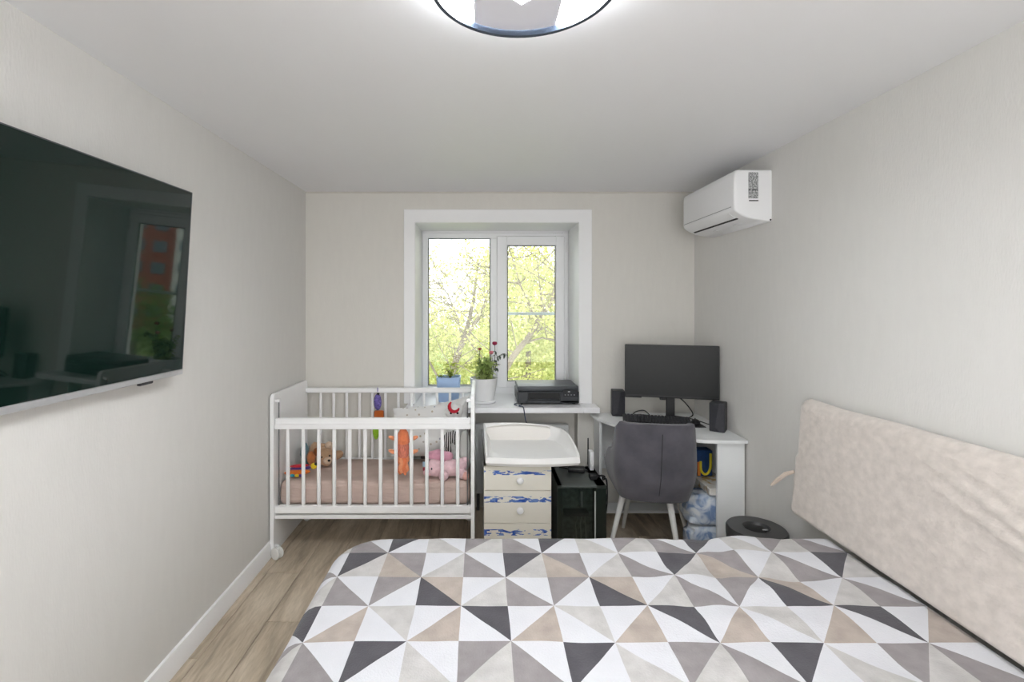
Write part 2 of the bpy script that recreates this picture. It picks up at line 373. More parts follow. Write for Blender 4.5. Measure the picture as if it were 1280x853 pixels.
# red apartment block (seen in the television's reflection)
ap = thing('apartment_building', 'red brick apartment block with white balcony bays beyond the trees', 'building', (40, 66, -7), math.radians(-32))
MB().box(-16, 16, 0, 12, 0, 34).build('brick_wall', mk('red_brick', srgb(158, 84, 70), .9, var=.12, vscale=2), ap)
for bx in (-13, 1): MB().box(bx-2.2, bx+2.2, -1.3, .2, 1, 33, .05).build('balcony_bay', mk('white_render', srgb(214, 214, 210), .8), ap)
wme = MB().box(-.8, .8, -.08, .1, -.75, .75).mesh('window'); wme.materials.append(mk('far_window', srgb(95, 108, 120), .2))
wme2 = MB().box(-1.7, 1.7, -.05, .1, -.7, .7).mesh('window'); wme2.materials.append(MATS['far_window'])
for fz in range(11):
    for wx in (-9.4, -7, -4.6, 5, 7.5, 10, 12.6): link('window', wme, ap, (wx, 0, 2.4+fz*2.9))
    for bx in (-13, 1): link('window', wme2, ap, (bx, -1.3, 2.8+fz*2.9))

# ================================================================== CEILING LAMP
lx, ly, lr = .105, 1.165, .231
lamp = thing('ceiling_lamp', 'round flat ceiling lamp with dark rim and glowing white diffuser', 'lamp')
glow = mk('lamp_glow', (.95, .975, 1, 1), .5, var=.0, emit=LAMP_STRENGTH)
MB().lathe([(.17, ZC), (.17, ZC-.03)], (lx, ly, 0), 48).build('mounting_plate', white_m, lamp)
# side ring of the diffuser lets light out onto the ceiling
glow2 = mk('lamp_side_glow', (.95, .975, 1, 1), .5, var=.0, emit=24)
MB().lathe([(.205, ZC-.022), (.222, ZC-.024), (.222, ZC-.042), (.205, ZC-.043)], (lx, ly, 0), 64, ring=True).build('side_diffuser', glow2, lamp)
MB().lathe([(.02, ZC-.044), (.217, ZC-.044), (.217, ZC-.0535), (.02, ZC-.0535)], (lx, ly, 0), 64, ring=True).build('diffuser', glow, lamp)
rim_m = mk('lamp_rim', srgb(52, 60, 72), .18, var=.03)
ri = MB(); ri.lathe([(.218, ZC-.043), (.231, ZC-.043), (.233, ZC-.066), (.229, ZC-.0725), (.2195, ZC-.071)], (lx, ly, 0), 72, ring=True)
ri.build('rim', rim_m, lamp)
gp = mk('lamp_plate', srgb(214, 213, 220), .45, var=.005, emit=.12)
pw = .113; pr = .2165
xs = [-.010+pw-2*pw*k/16 for k in range(17)]
ol = [(lx+x, ly+math.sqrt(pr*pr-x*x)) for x in xs]+[(lx+x, ly-math.sqrt(pr*pr-x*x)) for x in xs[::-1]]
MB().prism(ol, ZC-.0575, ZC-.0536).build('shade_plate', gp, lamp)
star = [(lx-.03, ly+.066), (lx, ly+.095), (lx+.03, ly+.066), (lx+.03, ly-.066), (lx, ly-.095), (lx-.03, ly-.066)]
MB().prism(star, ZC-.0595, ZC-.0576).build('star', mk('star_glow', (.95, .975, 1, 1), .5, var=.0, emit=6), lamp)
rebase(lamp, (lx, ly, ZC))

# ================================================================== TELEVISION
tv = thing('television', 'large black flat television tilted on the left wall', 'television', (-1.249, 1.352, 1.281))
TT = Matrix.Rotation(math.radians(-1.4), 4, 'Z') @ Matrix.Rotation(math.radians(3.3), 4, 'Y')
def tvb(): m = MB(); m.T = TT; return m
TL, TH = 1.324, .745
hs = tvb(); hs.box(-.028, -.004, -TL/2, TL/2, .0, TH, .004); hs.box(-.05, -.02, -TL*.3, TL*.3, .08, TH*.55, .008); hs.build('housing', black_m, tv)
scr = mk('tv_glass', (.004, .013, .010, 1), .035, var=.05, spec=.5)
tvb().box(-.006, .0, -TL/2+.003, TL/2-.003, .018, TH-.003).build('screen', scr, tv)
tvb().box(-.030, .003, -TL/2-.001, TL/2+.001, -.004, .017, .002).build('bottom_bezel', silver_m, tv)
tb = tvb(); tb.box(-.030, .0005, -TL/2-.001, -TL/2+.002, .017, TH); tb.box(-.030, .0005, TL/2-.002, TL/2+.001, .017, TH); tb.box(-.030, .0005, -TL/2, TL/2, TH-.002, TH+.001); tb.build('side_bezel', steel_m, tv)
tvb().box(-.02, -.004, .43, .5, -.016, -.003, .003).build('receiver', charcoal_m, tv)
br = MB(); br.box(-.044, -.036, -.25, .25, .1, .6); br.box(-.045, -.02, -.2, -.17, .15, .55); br.box(-.045, -.02, .17, .2, .15, .55); br.build('wall_bracket', steel_m, tv)

# ================================================================== AIR CONDITIONER
ac = thing('air_conditioner', 'white split air conditioner high on the right wall', 'air conditioner')
AY0, AY1, AZ1 = 2.672, 3.345, 2.302
prof = [(XR-.001, AZ1), (1.41, AZ1), (1.396, AZ1-.004), (1.388, AZ1-.016), (1.386, AZ1-.04), (1.386, 2.095), (1.39, 2.08), (1.405, 2.066), (1.432, 2.05), (1.468, 2.035), (1.52, 2.026), (XR-.001, 2.018)]
am = MB().prism(prof, AY0, AY1, 'y')
me = am.mesh('casing'); bm = bmesh.new(); bm.from_mesh(me)
ed = [e for e in bm.edges if all(abs(v.co.y-AY0) < 1e-4 for v in e.verts) or all(abs(v.co.y-AY1) < 1e-4 for v in e.verts)]
ed = [e for e in ed if min(v.co.x for v in e.verts) < 1.5]
bmesh.ops.bevel(bm, geom=ed, offset=.012, segments=3, affect='EDGES', profile=.5); bm.to_mesh(me); bm.free()
me.shade_smooth(); me.set_sharp_from_angle(angle=math.radians(40)); me.materials.append(white_m); link('casing', me, ac)
# front panel line, louver and the dark gap below it
MB().box(1.3845, 1.389, AY0+.03, AY1-.02, 2.1005, 2.1035).build('panel_joint', grey_m, ac)
lv = MB(); lv.prism([(1.389, 2.084), (1.4, 2.066), (1.43, 2.047), (1.433, 2.05), (1.404, 2.072), (1.393, 2.087)], AY0+.07, AY1-.05, 'y'); lv.build('louver', white_m, ac)
MB().prism([(1.436, 2.0465), (1.446, 2.041), (1.448, 2.046), (1.438, 2.051)], AY0+.07, AY1-.05, 'y').build('air_gap', dark_m, ac)
for ay in (2.85, 3.1): MB().cbox((1.5, ay, 2.0275), (.03, .05, .006), .002).build('clip', white_m, ac)
MB().tube([(XR-.008, AY0-.002, 2.026), (XR-.008, AY0+.01, 2.026)], .005, 10).build('drain_hole', dark_m, ac)
def label_mat():
    m = bpy.data.materials.new('rating_label'); m.use_nodes = True; n = m.node_tree; L = n.links; b = n.nodes['Principled BSDF']; b.inputs['Roughness'].default_value = .6
    t = n.nodes.new('ShaderNodeTexCoord'); mp = n.nodes.new('ShaderNodeMapping'); mp.inputs['Scale'].default_value = (3, 1, 7)
    nz = n.nodes.new('ShaderNodeTexNoise'); nz.inputs['Scale'].default_value = 3; nz.inputs['Detail'].default_value = 2
    r = n.nodes.new('ShaderNodeValToRGB'); r.color_ramp.elements[0].position = .42; r.color_ramp.elements[0].color = srgb(120, 121, 122); r.color_ramp.elements[1].position = .6; r.color_ramp.elements[1].color = srgb(205, 206, 206)
    L.new(t.outputs['Generated'], mp.inputs['Vector']); L.new(mp.outputs['Vector'], nz.inputs['Vector']); L.new(nz.outputs['Fac'], r.inputs['Fac']); L.new(r.outputs['Color'], b.inputs['Base Color'])
    return m
st = MB(); st.box(1.465, 1.519, AY0-.0012, AY0+.001, 2.143, 2.286)
tag(st.build('rating_label', label_mat(), ac), 'grey printed rating label')
for q in ((1.468, 1.476, 2.187, 2.192), (1.484, 1.516, 2.1885, 2.1925), (1.468, 1.519, 2.128, 2.134)): MB().box(q[0], q[1], AY0-.0018, AY0+.001, q[2], q[3]).build('print_line', charcoal_m, ac)
rebase(ac, (XR, 3.0, 2.018))

# ================================================================== BED
HB = .57
bed = thing('bed', 'wide bed under the triangle patterned blanket', 'bed', (.45, 1.2, 0))
BX0, BX1, BY0, BY1 = -.597, 1.455, .36, 2.125
T0 = Matrix.Translation((-.45, -1.2, 0))
def rr_out(x0, x1, y0, y1, r): return [(x0, y0), (x1, y0), (x1, y1)]+arc(x0+r, y1-r, r, PI/2, PI, 8)
m = MB(); m.T = T0; m.prism(rr_out(BX0+.085, 1.575, BY0+.05, BY1-.085, .19), .06, .30); m.build('base', mk('bed_fabric', srgb(176, 168, 158), .9, bump=.2, bscale=300), bed)
for lx_, ly_ in ((-.45, .5), (1.4, .5), (-.38, 1.9), (1.4, 1.9)):
    m = MB(); m.T = T0; m.tube([(lx_, ly_, 0), (lx_, ly_, .07)], .025, 10); m.build('leg', black_m, bed)
m = MB(); m.T = T0; m.prism(rr_out(BX0+.07, 1.575, BY0+.02, BY1-.07, .19), .30, HB-.05); m.build('mattress', mk('mattress_ticking', srgb(225, 222, 216), .9), bed)
# patterned fleece blanket -------------------------------------------------
WHT, DRK, MID, LGT, TAN = range(5)
fleece = []
for nm, c in (('white', (212, 212, 216)), ('dark', (84, 82, 87)), ('mid', (146, 140, 141)), ('light', (191, 188, 186)), ('tan', (174, 162, 153))):
    fleece.append(mk('fleece_'+nm, srgb(*c), .95, var=.12 if nm != 'white' else .02, vscale=17, bump=.25, bscale=170, spec=.1, sheen=.15))
# rows 1..4 by k mod 4: (upper colour, lower colour)
PAT = {1: {0: (WHT, LGT), 1: (WHT, MID), 2: (DRK, LGT), 3: (MID, TAN)},
       2: {0: (TAN, DRK), 1: (WHT, LGT), 2: (WHT, MID), 3: (MID, WHT)},
       3: {0: (WHT, TAN), 1: (DRK, WHT), 2: (WHT, TAN), 3: (LGT, WHT)},
       0: {0: (WHT, LGT), 1: (MID, LGT), 2: (WHT, MID), 3: (DRK, WHT)}}
CX, CY, X0, Y0 = .1537, .171, -.218, 1.952
RR = .068; CR = .145
def core_map(x, y):
    # core rounded rectangle (flat top); beyond it the cloth rolls over the edge and hangs
    ax0, ay1 = BX0+RR, BY1-RR
    dx = ax0-x; dy = y-ay1; q = Vector((x, y)); n = None; d = -1
    if dx > -CR and dy > -CR:
        c = Vector((ax0+CR, ay1-CR)); v = q-c; d = v.length-CR
        if d > 0: n = v.normalized(); q = c+n*CR
    elif dx > 0: d = dx; n = Vector((-1, 0)); q = Vector((ax0, y))
    elif dy > 0: d = dy; n = Vector((0, 1)); q = Vector((x, ay1))
    return d, n, q
def wr(x, y):
    z = .004*noise.noise(Vector((x*3, y*5, 0)))+.0025*noise.noise(Vector((x*9, y*12, 3)))
    a = max(0, min(1, (x-.45)/.3))*max(0, min(1, (y-1.45)/.3))
    b2 = max(0, min(1, (x-.2)/.5))
    z += a*(.02*noise.noise(Vector((x*3.2+y*2, y*9-x*2, 5)))+.012*noise.noise(Vector((x*11, y*7, 8))))
    z += b2*.010*noise.noise(Vector((x*2.2+4, y*8, 2)))
    return z*(1-.85*max(0, min(1, (x-1.2)/.25)))
def blanket():
    N = 7; vs = []; fs = []; mi = []; idx = {}
    K0, K1, J0, J1 = -5, 11, -3, 9
    def V(i, j):
        if (i, j) in idx: return idx[(i, j)]
        x = X0+CX*(i/N); y = Y0-CY*(j/N)
        x = min(x, 1.47)
        # slight print wander
        xx = x+.006*noise.noise(Vector((x*4, y*4, 9))); yy = y+.006*noise.noise(Vector((x*4, y*4, 19)))
        d, n, q = core_map(xx, yy)
        if d <= 0: p = Vector((xx, yy, HB+wr(xx, yy)))
        else:
            th = min(d/RR, PI/2); w = wr(q.x, q.y)
            rp = RR*math.sin(th); z = HB+w-RR*(1-math.cos(th)); dd = max(0, d-RR*PI/2)
            s = q.x+q.y*1.3
            rip = min(1, dd/.15)*(.012*math.sin(s*17)+.009*math.sin(s*31+1))
            p = Vector((q.x+n.x*(rp+rip+.012*min(1, dd/.2)), q.y+n.y*(rp+rip+.012*min(1, dd/.2)), max(z-dd, .05)))
        idx[(i, j)] = len(vs); vs.append(p[:]); return idx[(i, j)]
    for k in range(K0, K1):
        for j in range(J0, J1):
            up, lo = PAT[(j+1) % 4][k % 4]
            bs = ((k+j) % 2 == 1)      # '\' diagonal : star top-left
            for a in range(N):
                for c in range(N):
                    i0, j0 = k*N+a, j*N+c
                    tl, tr, bl, brr = V(i0, j0), V(i0+1, j0), V(i0, j0+1), V(i0+1, j0+1)
                    if bs:
                        if a == c: fs += [(tl, brr, tr), (tl, bl, brr)]; mi += [up, lo]
                        else: fs.append((tl, bl, brr, tr)); mi.append(up if a > c else lo)
                    else:
                        if a+c == N-1: fs += [(tl, bl, tr), (tr, bl, brr)]; mi += [up, lo]
                        else: fs.append((tl, bl, brr, tr)); mi.append(up if a+c < N-1 else lo)
    me = bpy.data.meshes.new('blanket'); me.from_pydata(vs, [], fs)
    for mm in fleece: me.materials.append(mm)
    me.polygons.foreach_set('material_index', mi); me.shade_smooth()
    o = link('blanket', me); s = o.modifiers.new('thickness', 'SOLIDIFY'); s.thickness = .006; s.offset = -1
    return tag(o, 'fleece blanket with grey, tan and white triangles spread over the bed', 'blanket')
blanket()

# ================================================================== BACKREST CUSHION
HY0, HY1 = .42, 2.315
hb = thing('backrest_cushion', 'long beige plush backrest cushion leaning on the right wall above the bed', 'cushion', (1.52, 1.37, HB))
def cushion_mesh():
    bm = bmesh.new(); bmesh.ops.create_cube(bm, size=1)
    bmesh.ops.subdivide_edges(bm, edges=bm.edges[:], cuts=1)
    bm.free()
    NY, NZ, ND = 90, 48, 5
    mb = MB(); L = HY1-HY0; H = .545
    def prof(y, z, side):
        # rounding near borders
        ey = min(y, L-y); ez = min(z, H-z)
        e = min(ey, ez); r = .055 if ez != z else .03
        f = math.sqrt(max(0, 1-(1-min(1, e/r))**2))
        return f
    vs = []; fs = []
    for s in (0, 1):
        for i in range(NY+1):
            for j in range(NZ+1):
                u = i/NY; v = j/NZ
                y = L*(.5-.5*math.cos(PI*u))*.6+L*u*.4; z = H*(.5-.5*math.cos(PI*v))*.6+H*v*.4
                f = prof(y, z, s); tt = .14-.05*v
                xf = 1.452+.048*v; xb = 1.586
                mid = (xf+xb)/2
                if s == 0:
                    w = .006*noise.noise(Vector((y*3, z*4, 1)))*f
                    # soft diagonal creases near the middle of the front
                    for (c0, am, wd) in ((.40, .016, .022), (.345, .013, .018), (.455, .010, .02)):
                        q = z-(c0+.30*(y-1.0))
                        w += am*math.exp(-(q/wd)**2)*max(0, min(1, (1.32-y)/.35))*f
                    xx = mid+(xf-mid)*f-w
                else: xx = mid+(xb-mid)*f
                # rounded outline corners
                yy, zz = y, z
                rc = .045
                cy0 = min(max(y, rc), L-rc); cz0 = min(max(z, rc), H-rc)
                dv = Vector((y-cy0, z-cz0))
                if abs(dv.x) > 1e-6 and abs(dv.y) > 1e-6:
                    m_ = max(abs(dv.x), abs(dv.y)); dv = dv.normalized()*m_; yy = cy0+dv.x; zz = cz0+dv.y
                zz += -.028*(yy/L-1)*v  if False else 0
                zt = zz*(1+.045*(1-yy/L))
                zt += .006*noise.noise(Vector((yy*4, 3, 3)))*v
                vs.append((xx-1.52, HY0+yy-1.37, zt+.003))
    n1 = (NY+1)*(NZ+1)
    for s in (0, 1):
        for i in range(NY):
            for j in range(NZ):
                a = s*n1+i*(NZ+1)+j; q = (a, a+1, a+NZ+2, a+NZ+1); fs.append(q if s == 0 else q[::-1])
    rim = [(i, 0) for i in range(NY)]+[(NY, j) for j in range(NZ)]+[(i, NZ) for i in range(NY, 0, -1)]+[(0, j) for j in range(NZ, 0, -1)]
    for k in range(len(rim)):
        a = rim[k][0]*(NZ+1)+rim[k][1]; q = rim[(k+1) % len(rim)]; c = q[0]*(NZ+1)+q[1]
        fs.append((a, c, c+n1, a+n1))
    mb.v = vs; mb.f = fs
    return mb
plush_m = mk('beige_plush', srgb(208, 199, 191), .9, var=.085, vscale=30, bump=.5, bscale=34, spec=.15, sheen=.4, stretch=(1, .9, 1.15))
cm = cushion_mesh().build('cover', plush_m, hb); cm.data.set_sharp_from_angle(angle=PI)
m = MB(); m.T = Matrix.Translation((-1.52, -1.37, -HB)); m.tube([(1.478, 2.30, .775), (1.452, 2.325, .755), (1.428, 2.36, .708), (1.415, 2.378, .682)], [.008, .010, .010, .006], 6)
m.build('strap', mk('strap_cloth', srgb(200, 184, 170), .9, var=.08), hb)

# ================================================================== COT
cot = thing('cot', 'white wooden baby cot with slatted sides against the left wall', 'cot')
CXL, CXR, CF, CRR = -1.296, -.039, 3.0, 3.588
tz = 1.006
outl = [(CF, .055), (CF+.12, .05), (CF+.3, .052), (CRR-.1, .048), (CRR, .05), (CRR, tz-.03), (CRR-.008, tz-.008), (CRR-.03, tz), (CF+.03, tz)]+[(CF+.03-.03*math.sin(a), tz-.03+.03*math.cos(a)) for a in (.4, .8, 1.2, PI/2)]
for x0 in (CXL, CXR-.022):
    MB().prism(outl, x0, x0+.022, 'x').build('end_panel', cot_m, cot)
IX0, IX1 = CXL+.022, CXR-.022
tr_ = MB(); tr_.box(IX0+.003, IX1-.003, CF+.014, CF+.042, .818, .858, .004); tr_.box(IX0+.001, IX1-.001, CF+.008, CF+.046, .79, .822, .003); tr_.build('top_rail', cot_m, cot)
MB().box(IX0, IX1, CF+.012, CF+.042, .268, .316, .004).build('bottom_rail', cot_m, cot)
ub = MB(); ub.box(IX0, IX1, CF+.02, CF+.045, .232, .256, .002); ub.build('base_rail', cot_m, cot)
for k in range(12):
    x = -1.196+.0957*k
    MB().box(x-.011, x+.011, CF+.020, CF+.034, .31, .80, .004).build('slat', cot_m, cot)
MB().box(IX0, IX1, 3.548, 3.578, .915, .952, .006).build('rear_rail', cot_m, cot)
MB().box(IX0, IX1, 3.548, 3.578, .395, .44, .004).build('rear_rail', cot_m, cot)
for k in range(12):
    x = -1.168+.0943*k
    MB().box(x-.0095, x+.0095, 3.556, 3.57, .43, .92, .004).build('slat', cot_m, cot)
MB().box(IX0, IX1, CF+.05, 3.546, .268, .29).build('mattress_base', cot_m, cot)
for x, sx in ((IX0, 1), (IX1, -1)):
    MB().box(min(x, x+sx*.03), max(x, x+sx*.03), CF+.018, CF+.036, .955, .975, .003).build('rod_cap', cot_m, cot)
    MB().tube([(x+sx*.022, CF+.027, .30), (x+sx*.022, CF+.027, .957)], .0035, 8).build('slide_rod', steel_m, cot)
for x in (CXL+.046, CXR-.046):
    for y in (CF+.002, CRR-.05):
        xx = x
        k_ = MB()
        k_.box(xx-.007, xx+.007, y-.01, y+.03, .028, .07, .003); k_.box(min(xx, x-.026*(1 if x < -.6 else -1)), max(xx, x-.026*(1 if x < -.6 else -1)), y+.012, y+.03, .058, .072, .002)
        c_ = k_.build('caster', cot_m, cot)
        ax = Vector((.45, .893, 0)) if x < -.6 else Vector((-.45, .893, 0))
        WM = Matrix.Rotation(math.atan2(ax.y, ax.x), 3, 'Z') @ Matrix.Rotation(PI/2, 3, 'Y')
        for dx in (-.0145, .0145):
            MB().lathe([(.004, -.007), (.03, -.007), (.036, -.004), (.036, .004), (.03, .007), (.004, .007)], (xx+ax.x*dx, y-.008+ax.y*dx, .0362), 24, WM).build('wheel', mk('wheel_plastic', srgb(232, 232, 228), .4), c_)
rebase(cot, (-.67, 3.29, 0))
sheet_m = mk('rosy_sheet', srgb(203, 182, 172), .9, var=.05, vscale=9, bump=.7, bscale=26, spec=.1, stretch=(.5, 1, 2.2))
def soft_box(x0, x1, y0, y1, z0, z1, bv, amp, nsub=(22, 12)):
    bm = bmesh.new(); bmesh.ops.create_cube(bm, size=1)
    for v in bm.verts: v.co = Vector(((x0+x1)/2+v.co.x*(x1-x0), (y0+y1)/2+v.co.y*(y1-y0), (z0+z1)/2+v.co.z*(z1-z0)))
    bmesh.ops.bevel(bm, geom=bm.edges[:], offset=bv, segments=4, affect='EDGES', profile=.5)
    bmesh.ops.triangulate(bm, faces=[f for f in bm.faces if f.calc_area() > .01])
    for _ in range(4):
        bmesh.ops.subdivide_edges(bm, edges=[e for e in bm.edges if e.calc_length() > .05], cuts=1)
        bmesh.ops.triangulate(bm, faces=bm.faces[:])
    c = Vector(((x0+x1)/2, (y0+y1)/2, (z0+z1)/2))
    for v in bm.verts:
        n = noise.noise(v.co*7+Vector((3, 1, 2)))*amp+noise.noise(Vector((v.co.x*3, v.co.y*3, v.co.z*22)))*amp*.7
        d = (v.co-c); d.normalize(); v.co += d*n
    return MB().bm(bm)
mat_ = soft_box(-1.262, -.072, 3.056, 3.538, .300, .447, .035, .006).build('cot_mattress', sheet_m)
tag(mat_, 'cot mattress under a wrinkled rosy beige sheet', 'mattress')

# ------------------------------------------------------------------ toys in the cot
ZM = .455
def plush(name, col, bump=.5): return mk(name, srgb(*col), .95, var=.08, vscale=40, bump=bump, bscale=120, spec=.1, sheen=.3)
tan_p = plush('tan_plush', (196, 160, 128)); brown_p = plush('brown_plush', (150, 92, 50)); pale_p = plush('pale_plush', (226, 200, 176))
td = thing('teddy_bear', 'tan teddy bear lying in the far left corner of the cot', 'toy')
MB().ell((-1.135, 3.40, ZM+.074), (.075, .065, .068), n=16, lump=.3).build('body', tan_p, td)
MB().ell((-1.065, 3.34, ZM+.062), (.058, .055, .062), lump=.2).build('head', tan_p, td)
MB().ell((-1.035, 3.297, ZM+.05), (.03, .026, .026)).build('snout', pale_p, td)
MB().ell((-1.02, 3.278, ZM+.056), (.010, .008, .008)).build('nose', dark_m, td)
for q in ((-1.07, 3.287, ZM+.076), (-1.023, 3.300, ZM+.082)): MB().ell(q, .006, n=8, m=6).build('eye', dark_m, td)
MB().ell((-1.118, 3.335, ZM+.098), (.027, .018, .03)).build('ear', brown_p, td)
MB().ell((-1.048, 3.37, ZM+.128), (.03, .022, .03)).build('ear', pale_p, td)
MB().ell((-1.155, 3.33, ZM+.052), (.028, .03, .05), lump=.2).build('arm', plush('rust_plush', (206, 132, 82)), td)
MB().ell((-1.0, 3.40, ZM+.055), (.045, .03, .03), (0, -.4, 0)).build('leg', tan_p, td)
MB().ell((-1.215, 3.38, ZM+.07), (.028, .05, .075), lump=.4).build('scarf', plush('teal_cloth', (120, 156, 166)), td)
rebase(td, (-1.1, 3.36, ZM))
orange_p = plush('orange_cloth', (224, 118, 44)); purple_p = plush('purple_cloth', (92, 66, 140)); yellow_p = plush('yellow_cloth', (238, 206, 50)); teal_p = plush('teal_toy', (60, 170, 190)); red_p = plush('red_cloth', (196, 44, 60))
rt = thing('rattle', 'flat orange and purple cloth rattle beside the teddy bear', 'toy')
MB().ell((-1.185, 3.15, ZM+.022), (.085, .03, .018), (0, -.06, 0)).build('body', orange_p, rt)
MB().ell((-1.17, 3.17, ZM+.042), (.07, .026, .014), (0, -.06, 0)).build('top_cushion', purple_p, rt)
MB().ell((-1.175, 3.162, ZM+.060), (.065, .02, .010), (0, -.06, 0)).build('red_trim', red_p, rt)
MB().ell((-1.088, 3.18, ZM+.052), (.022, .018, .02)).build('bee', yellow_p, rt)
MB().ell((-1.074, 3.176, ZM+.066), (.010, .01, .01)).build('bee_head', dark_m, rt)
for x, mm in ((-1.205, teal_p), (-1.175, yellow_p), (-1.15, purple_p)): MB().ell((x, 3.121, ZM+.011), (.015, .011, .010)).build('bead', mm, rt)
rebase(rt, (-1.17, 3.15, ZM))
# toy hanging on the rear slats
hg = thing('hanging_toy', 'purple, rust and green toy hanging on the rear rail of the cot', 'toy')
hx, hy = -.745, 3.525
MB().tube([(hx-.002, hy+.022, .945), (hx-.001, hy+.006, .957), (hx, hy, .93)], .004, 6).build('strap', mk('lilac_strap', srgb(170, 160, 200), .8), hg)
MB().ell((hx, hy, .855), (.028, .02, .06)).build('purple_bud', mk('purple_print', srgb(110, 98, 168), .9, var=.5, vscale=90), hg)
MB().tube([(hx+.004, hy, .92), (hx+.002, hy, .905)], .010, 8).build('knot', dark_m, hg)
MB().cbox((hx+.010, hy, .752), (.07, .03, .085), .012, 2).build('rust_block', plush('rust_block', (190, 98, 44)), hg)
MB().ell((hx-.012, hy, .645), (.024, .015, .062)).build('green_leaf', plush('lime_cloth', (150, 196, 52)), hg)
rebase(hg, (hx, hy, .6))
# orange octopus hanging inside the front slats
oc = thing('octopus_toy', 'orange cloth octopus hanging inside the front slats of the cot', 'toy')
ox, oy = -.487, 3.062
ora = plush('octopus_orange', (232, 134, 92)); ora2 = mk('octopus_mesh', srgb(214, 126, 104), .8, var=.35, vscale=60, stretch=(3, 3, .6)); ora3 = plush('octopus_peach', (240, 160, 118))
MB().tube([(ox, oy-.012, .802), (ox, oy, .79), (ox, oy, .77)], .004, 6).build('hanger', mk('octopus_cord', srgb(176, 84, 58), .8), oc)
MB().lathe([(.001, .785), (.018, .778), (.032, .755), (.038, .725), (.040, .698), (.036, .69)], (ox, oy, 0), 18).build('head', ora, oc)
MB().lathe([(.034, .692), (.036, .66), (.034, .615), (.03, .605)], (ox, oy, 0), 18).build('body', ora2, oc)
for sx, z in ((-1, .715), (1, .715), (-1, .635), (1, .635)):
    MB().ell((ox+sx*.066, oy+.004, z+.006*(z > .7)), (.03, .010, .013), (0, -sx*.35, 0)).build('arm', ora3, oc)
rnd = random.Random(4)
for k in range(6):
    a = k*PI/3; z = .6; pts = []
    for q in range(6): pts.append((ox+.02*math.cos(a)+.007*math.sin(q*2+k), oy+.014*math.sin(a), .61-q*.021-(k % 2)*.002*q))
    MB().tube(pts, [.014, .016, .014, .015, .013, .006], 8).build('tentacle', ora if k % 2 else ora3, oc)
rebase(oc, (ox, oy, .48))
# pillow
def speck_mat():
    m = bpy.data.materials.new('speckled_cotton'); m.use_nodes = True; n = m.node_tree; L = n.links; b = n.nodes['Principled BSDF']; b.inputs['Roughness'].default_value = .9
    t = n.nodes.new('ShaderNodeTexCoord'); v = n.nodes.new('ShaderNodeTexVoronoi'); v.inputs['Scale'].default_value = 24
    L.new(t.outputs['Object'], v.inputs['Vector'])
    r = n.nodes.new('ShaderNodeValToRGB'); r.color_ramp.interpolation = 'CONSTANT'; r.color_ramp.elements[0].color = (1, 1, 1, 1); r.color_ramp.elements[1].position = .17; r.color_ramp.elements[1].color = (0, 0, 0, 1)
    L.new(v.outputs['Distance'], r.inputs['Fac'])
    h = n.nodes.new('ShaderNodeMixRGB'); h.inputs['Color1'].default_value = srgb(236, 236, 234)
    r2 = n.nodes.new('ShaderNodeValToRGB'); e = r2.color_ramp.elements; e[0].color = srgb(146, 160, 178); e[1].color = srgb(190, 180, 150); x = e.new(.5); x.color = srgb(196, 186, 176)
    sp = n.nodes.new('ShaderNodeSeparateColor'); L.new(v.outputs['Color'], sp.inputs['Color']); L.new(sp.outputs['Red'], r2.inputs['Fac'])
    L.new(r.outputs['Color'], h.inputs['Fac']); L.new(r2.outputs['Color'], h.inputs['Color2']); L.new(h.outputs['Color'], b.inputs['Base Color'])
    return m
def pillow(cx, cy, cz, w, h, th, tilt):
    mb = MB(); N = 24; vs = []; fs = []
    M = Matrix.Translation((cx, cy, cz)) @ Matrix.Rotation(tilt, 4, 'X')
    for s in (-1, 1):
        for i in range(N+1):
            for j in range(N+1):
                u = -1+2*i/N; v = -1+2*j/N
                f = ((1-u**4)*(1-v**4))**.5
                px = u*w/2*(1-.07*(1-abs(v)**2)*abs(u)); pz = v*h/2*(1-.13*(1-abs(u)**1.5)*max(0, v)-.03*max(0, -v))
                pz += .045*u*max(0, v)
                vs.append(M @ Vector((px, s*th/2*f+.006*noise.noise(Vector((u*3, v*3, s))), pz)))
    n1 = (N+1)**2
    for s in (0, 1):
        for i in range(N):
            for j in range(N):
                a = s*n1+i*(N+1)+j; q = (a, a+1, a+N+2, a+N+1); fs.append(q if s else q[::-1])
    mb.v = [tuple(v) for v in vs]; mb.f = fs
    return mb
pl = pillow(-.355, 3.465, .675, .55, .38, .10, -.18).build('pillow', speck_mat())
tag(pl, 'white pillow with scattered small specks leaning on the rear slats of the cot', 'pillow')
db = MB().cbox((-.33, 3.50, ZM+.012), (.2, .04, .024), .008, 2).build('folded_cloth', mk('dark_cloth', srgb(92, 80, 80), .9, var=.25, vscale=20)); tag(db, 'dark folded cloth tucked beneath the speckled pillow', 'cloth')
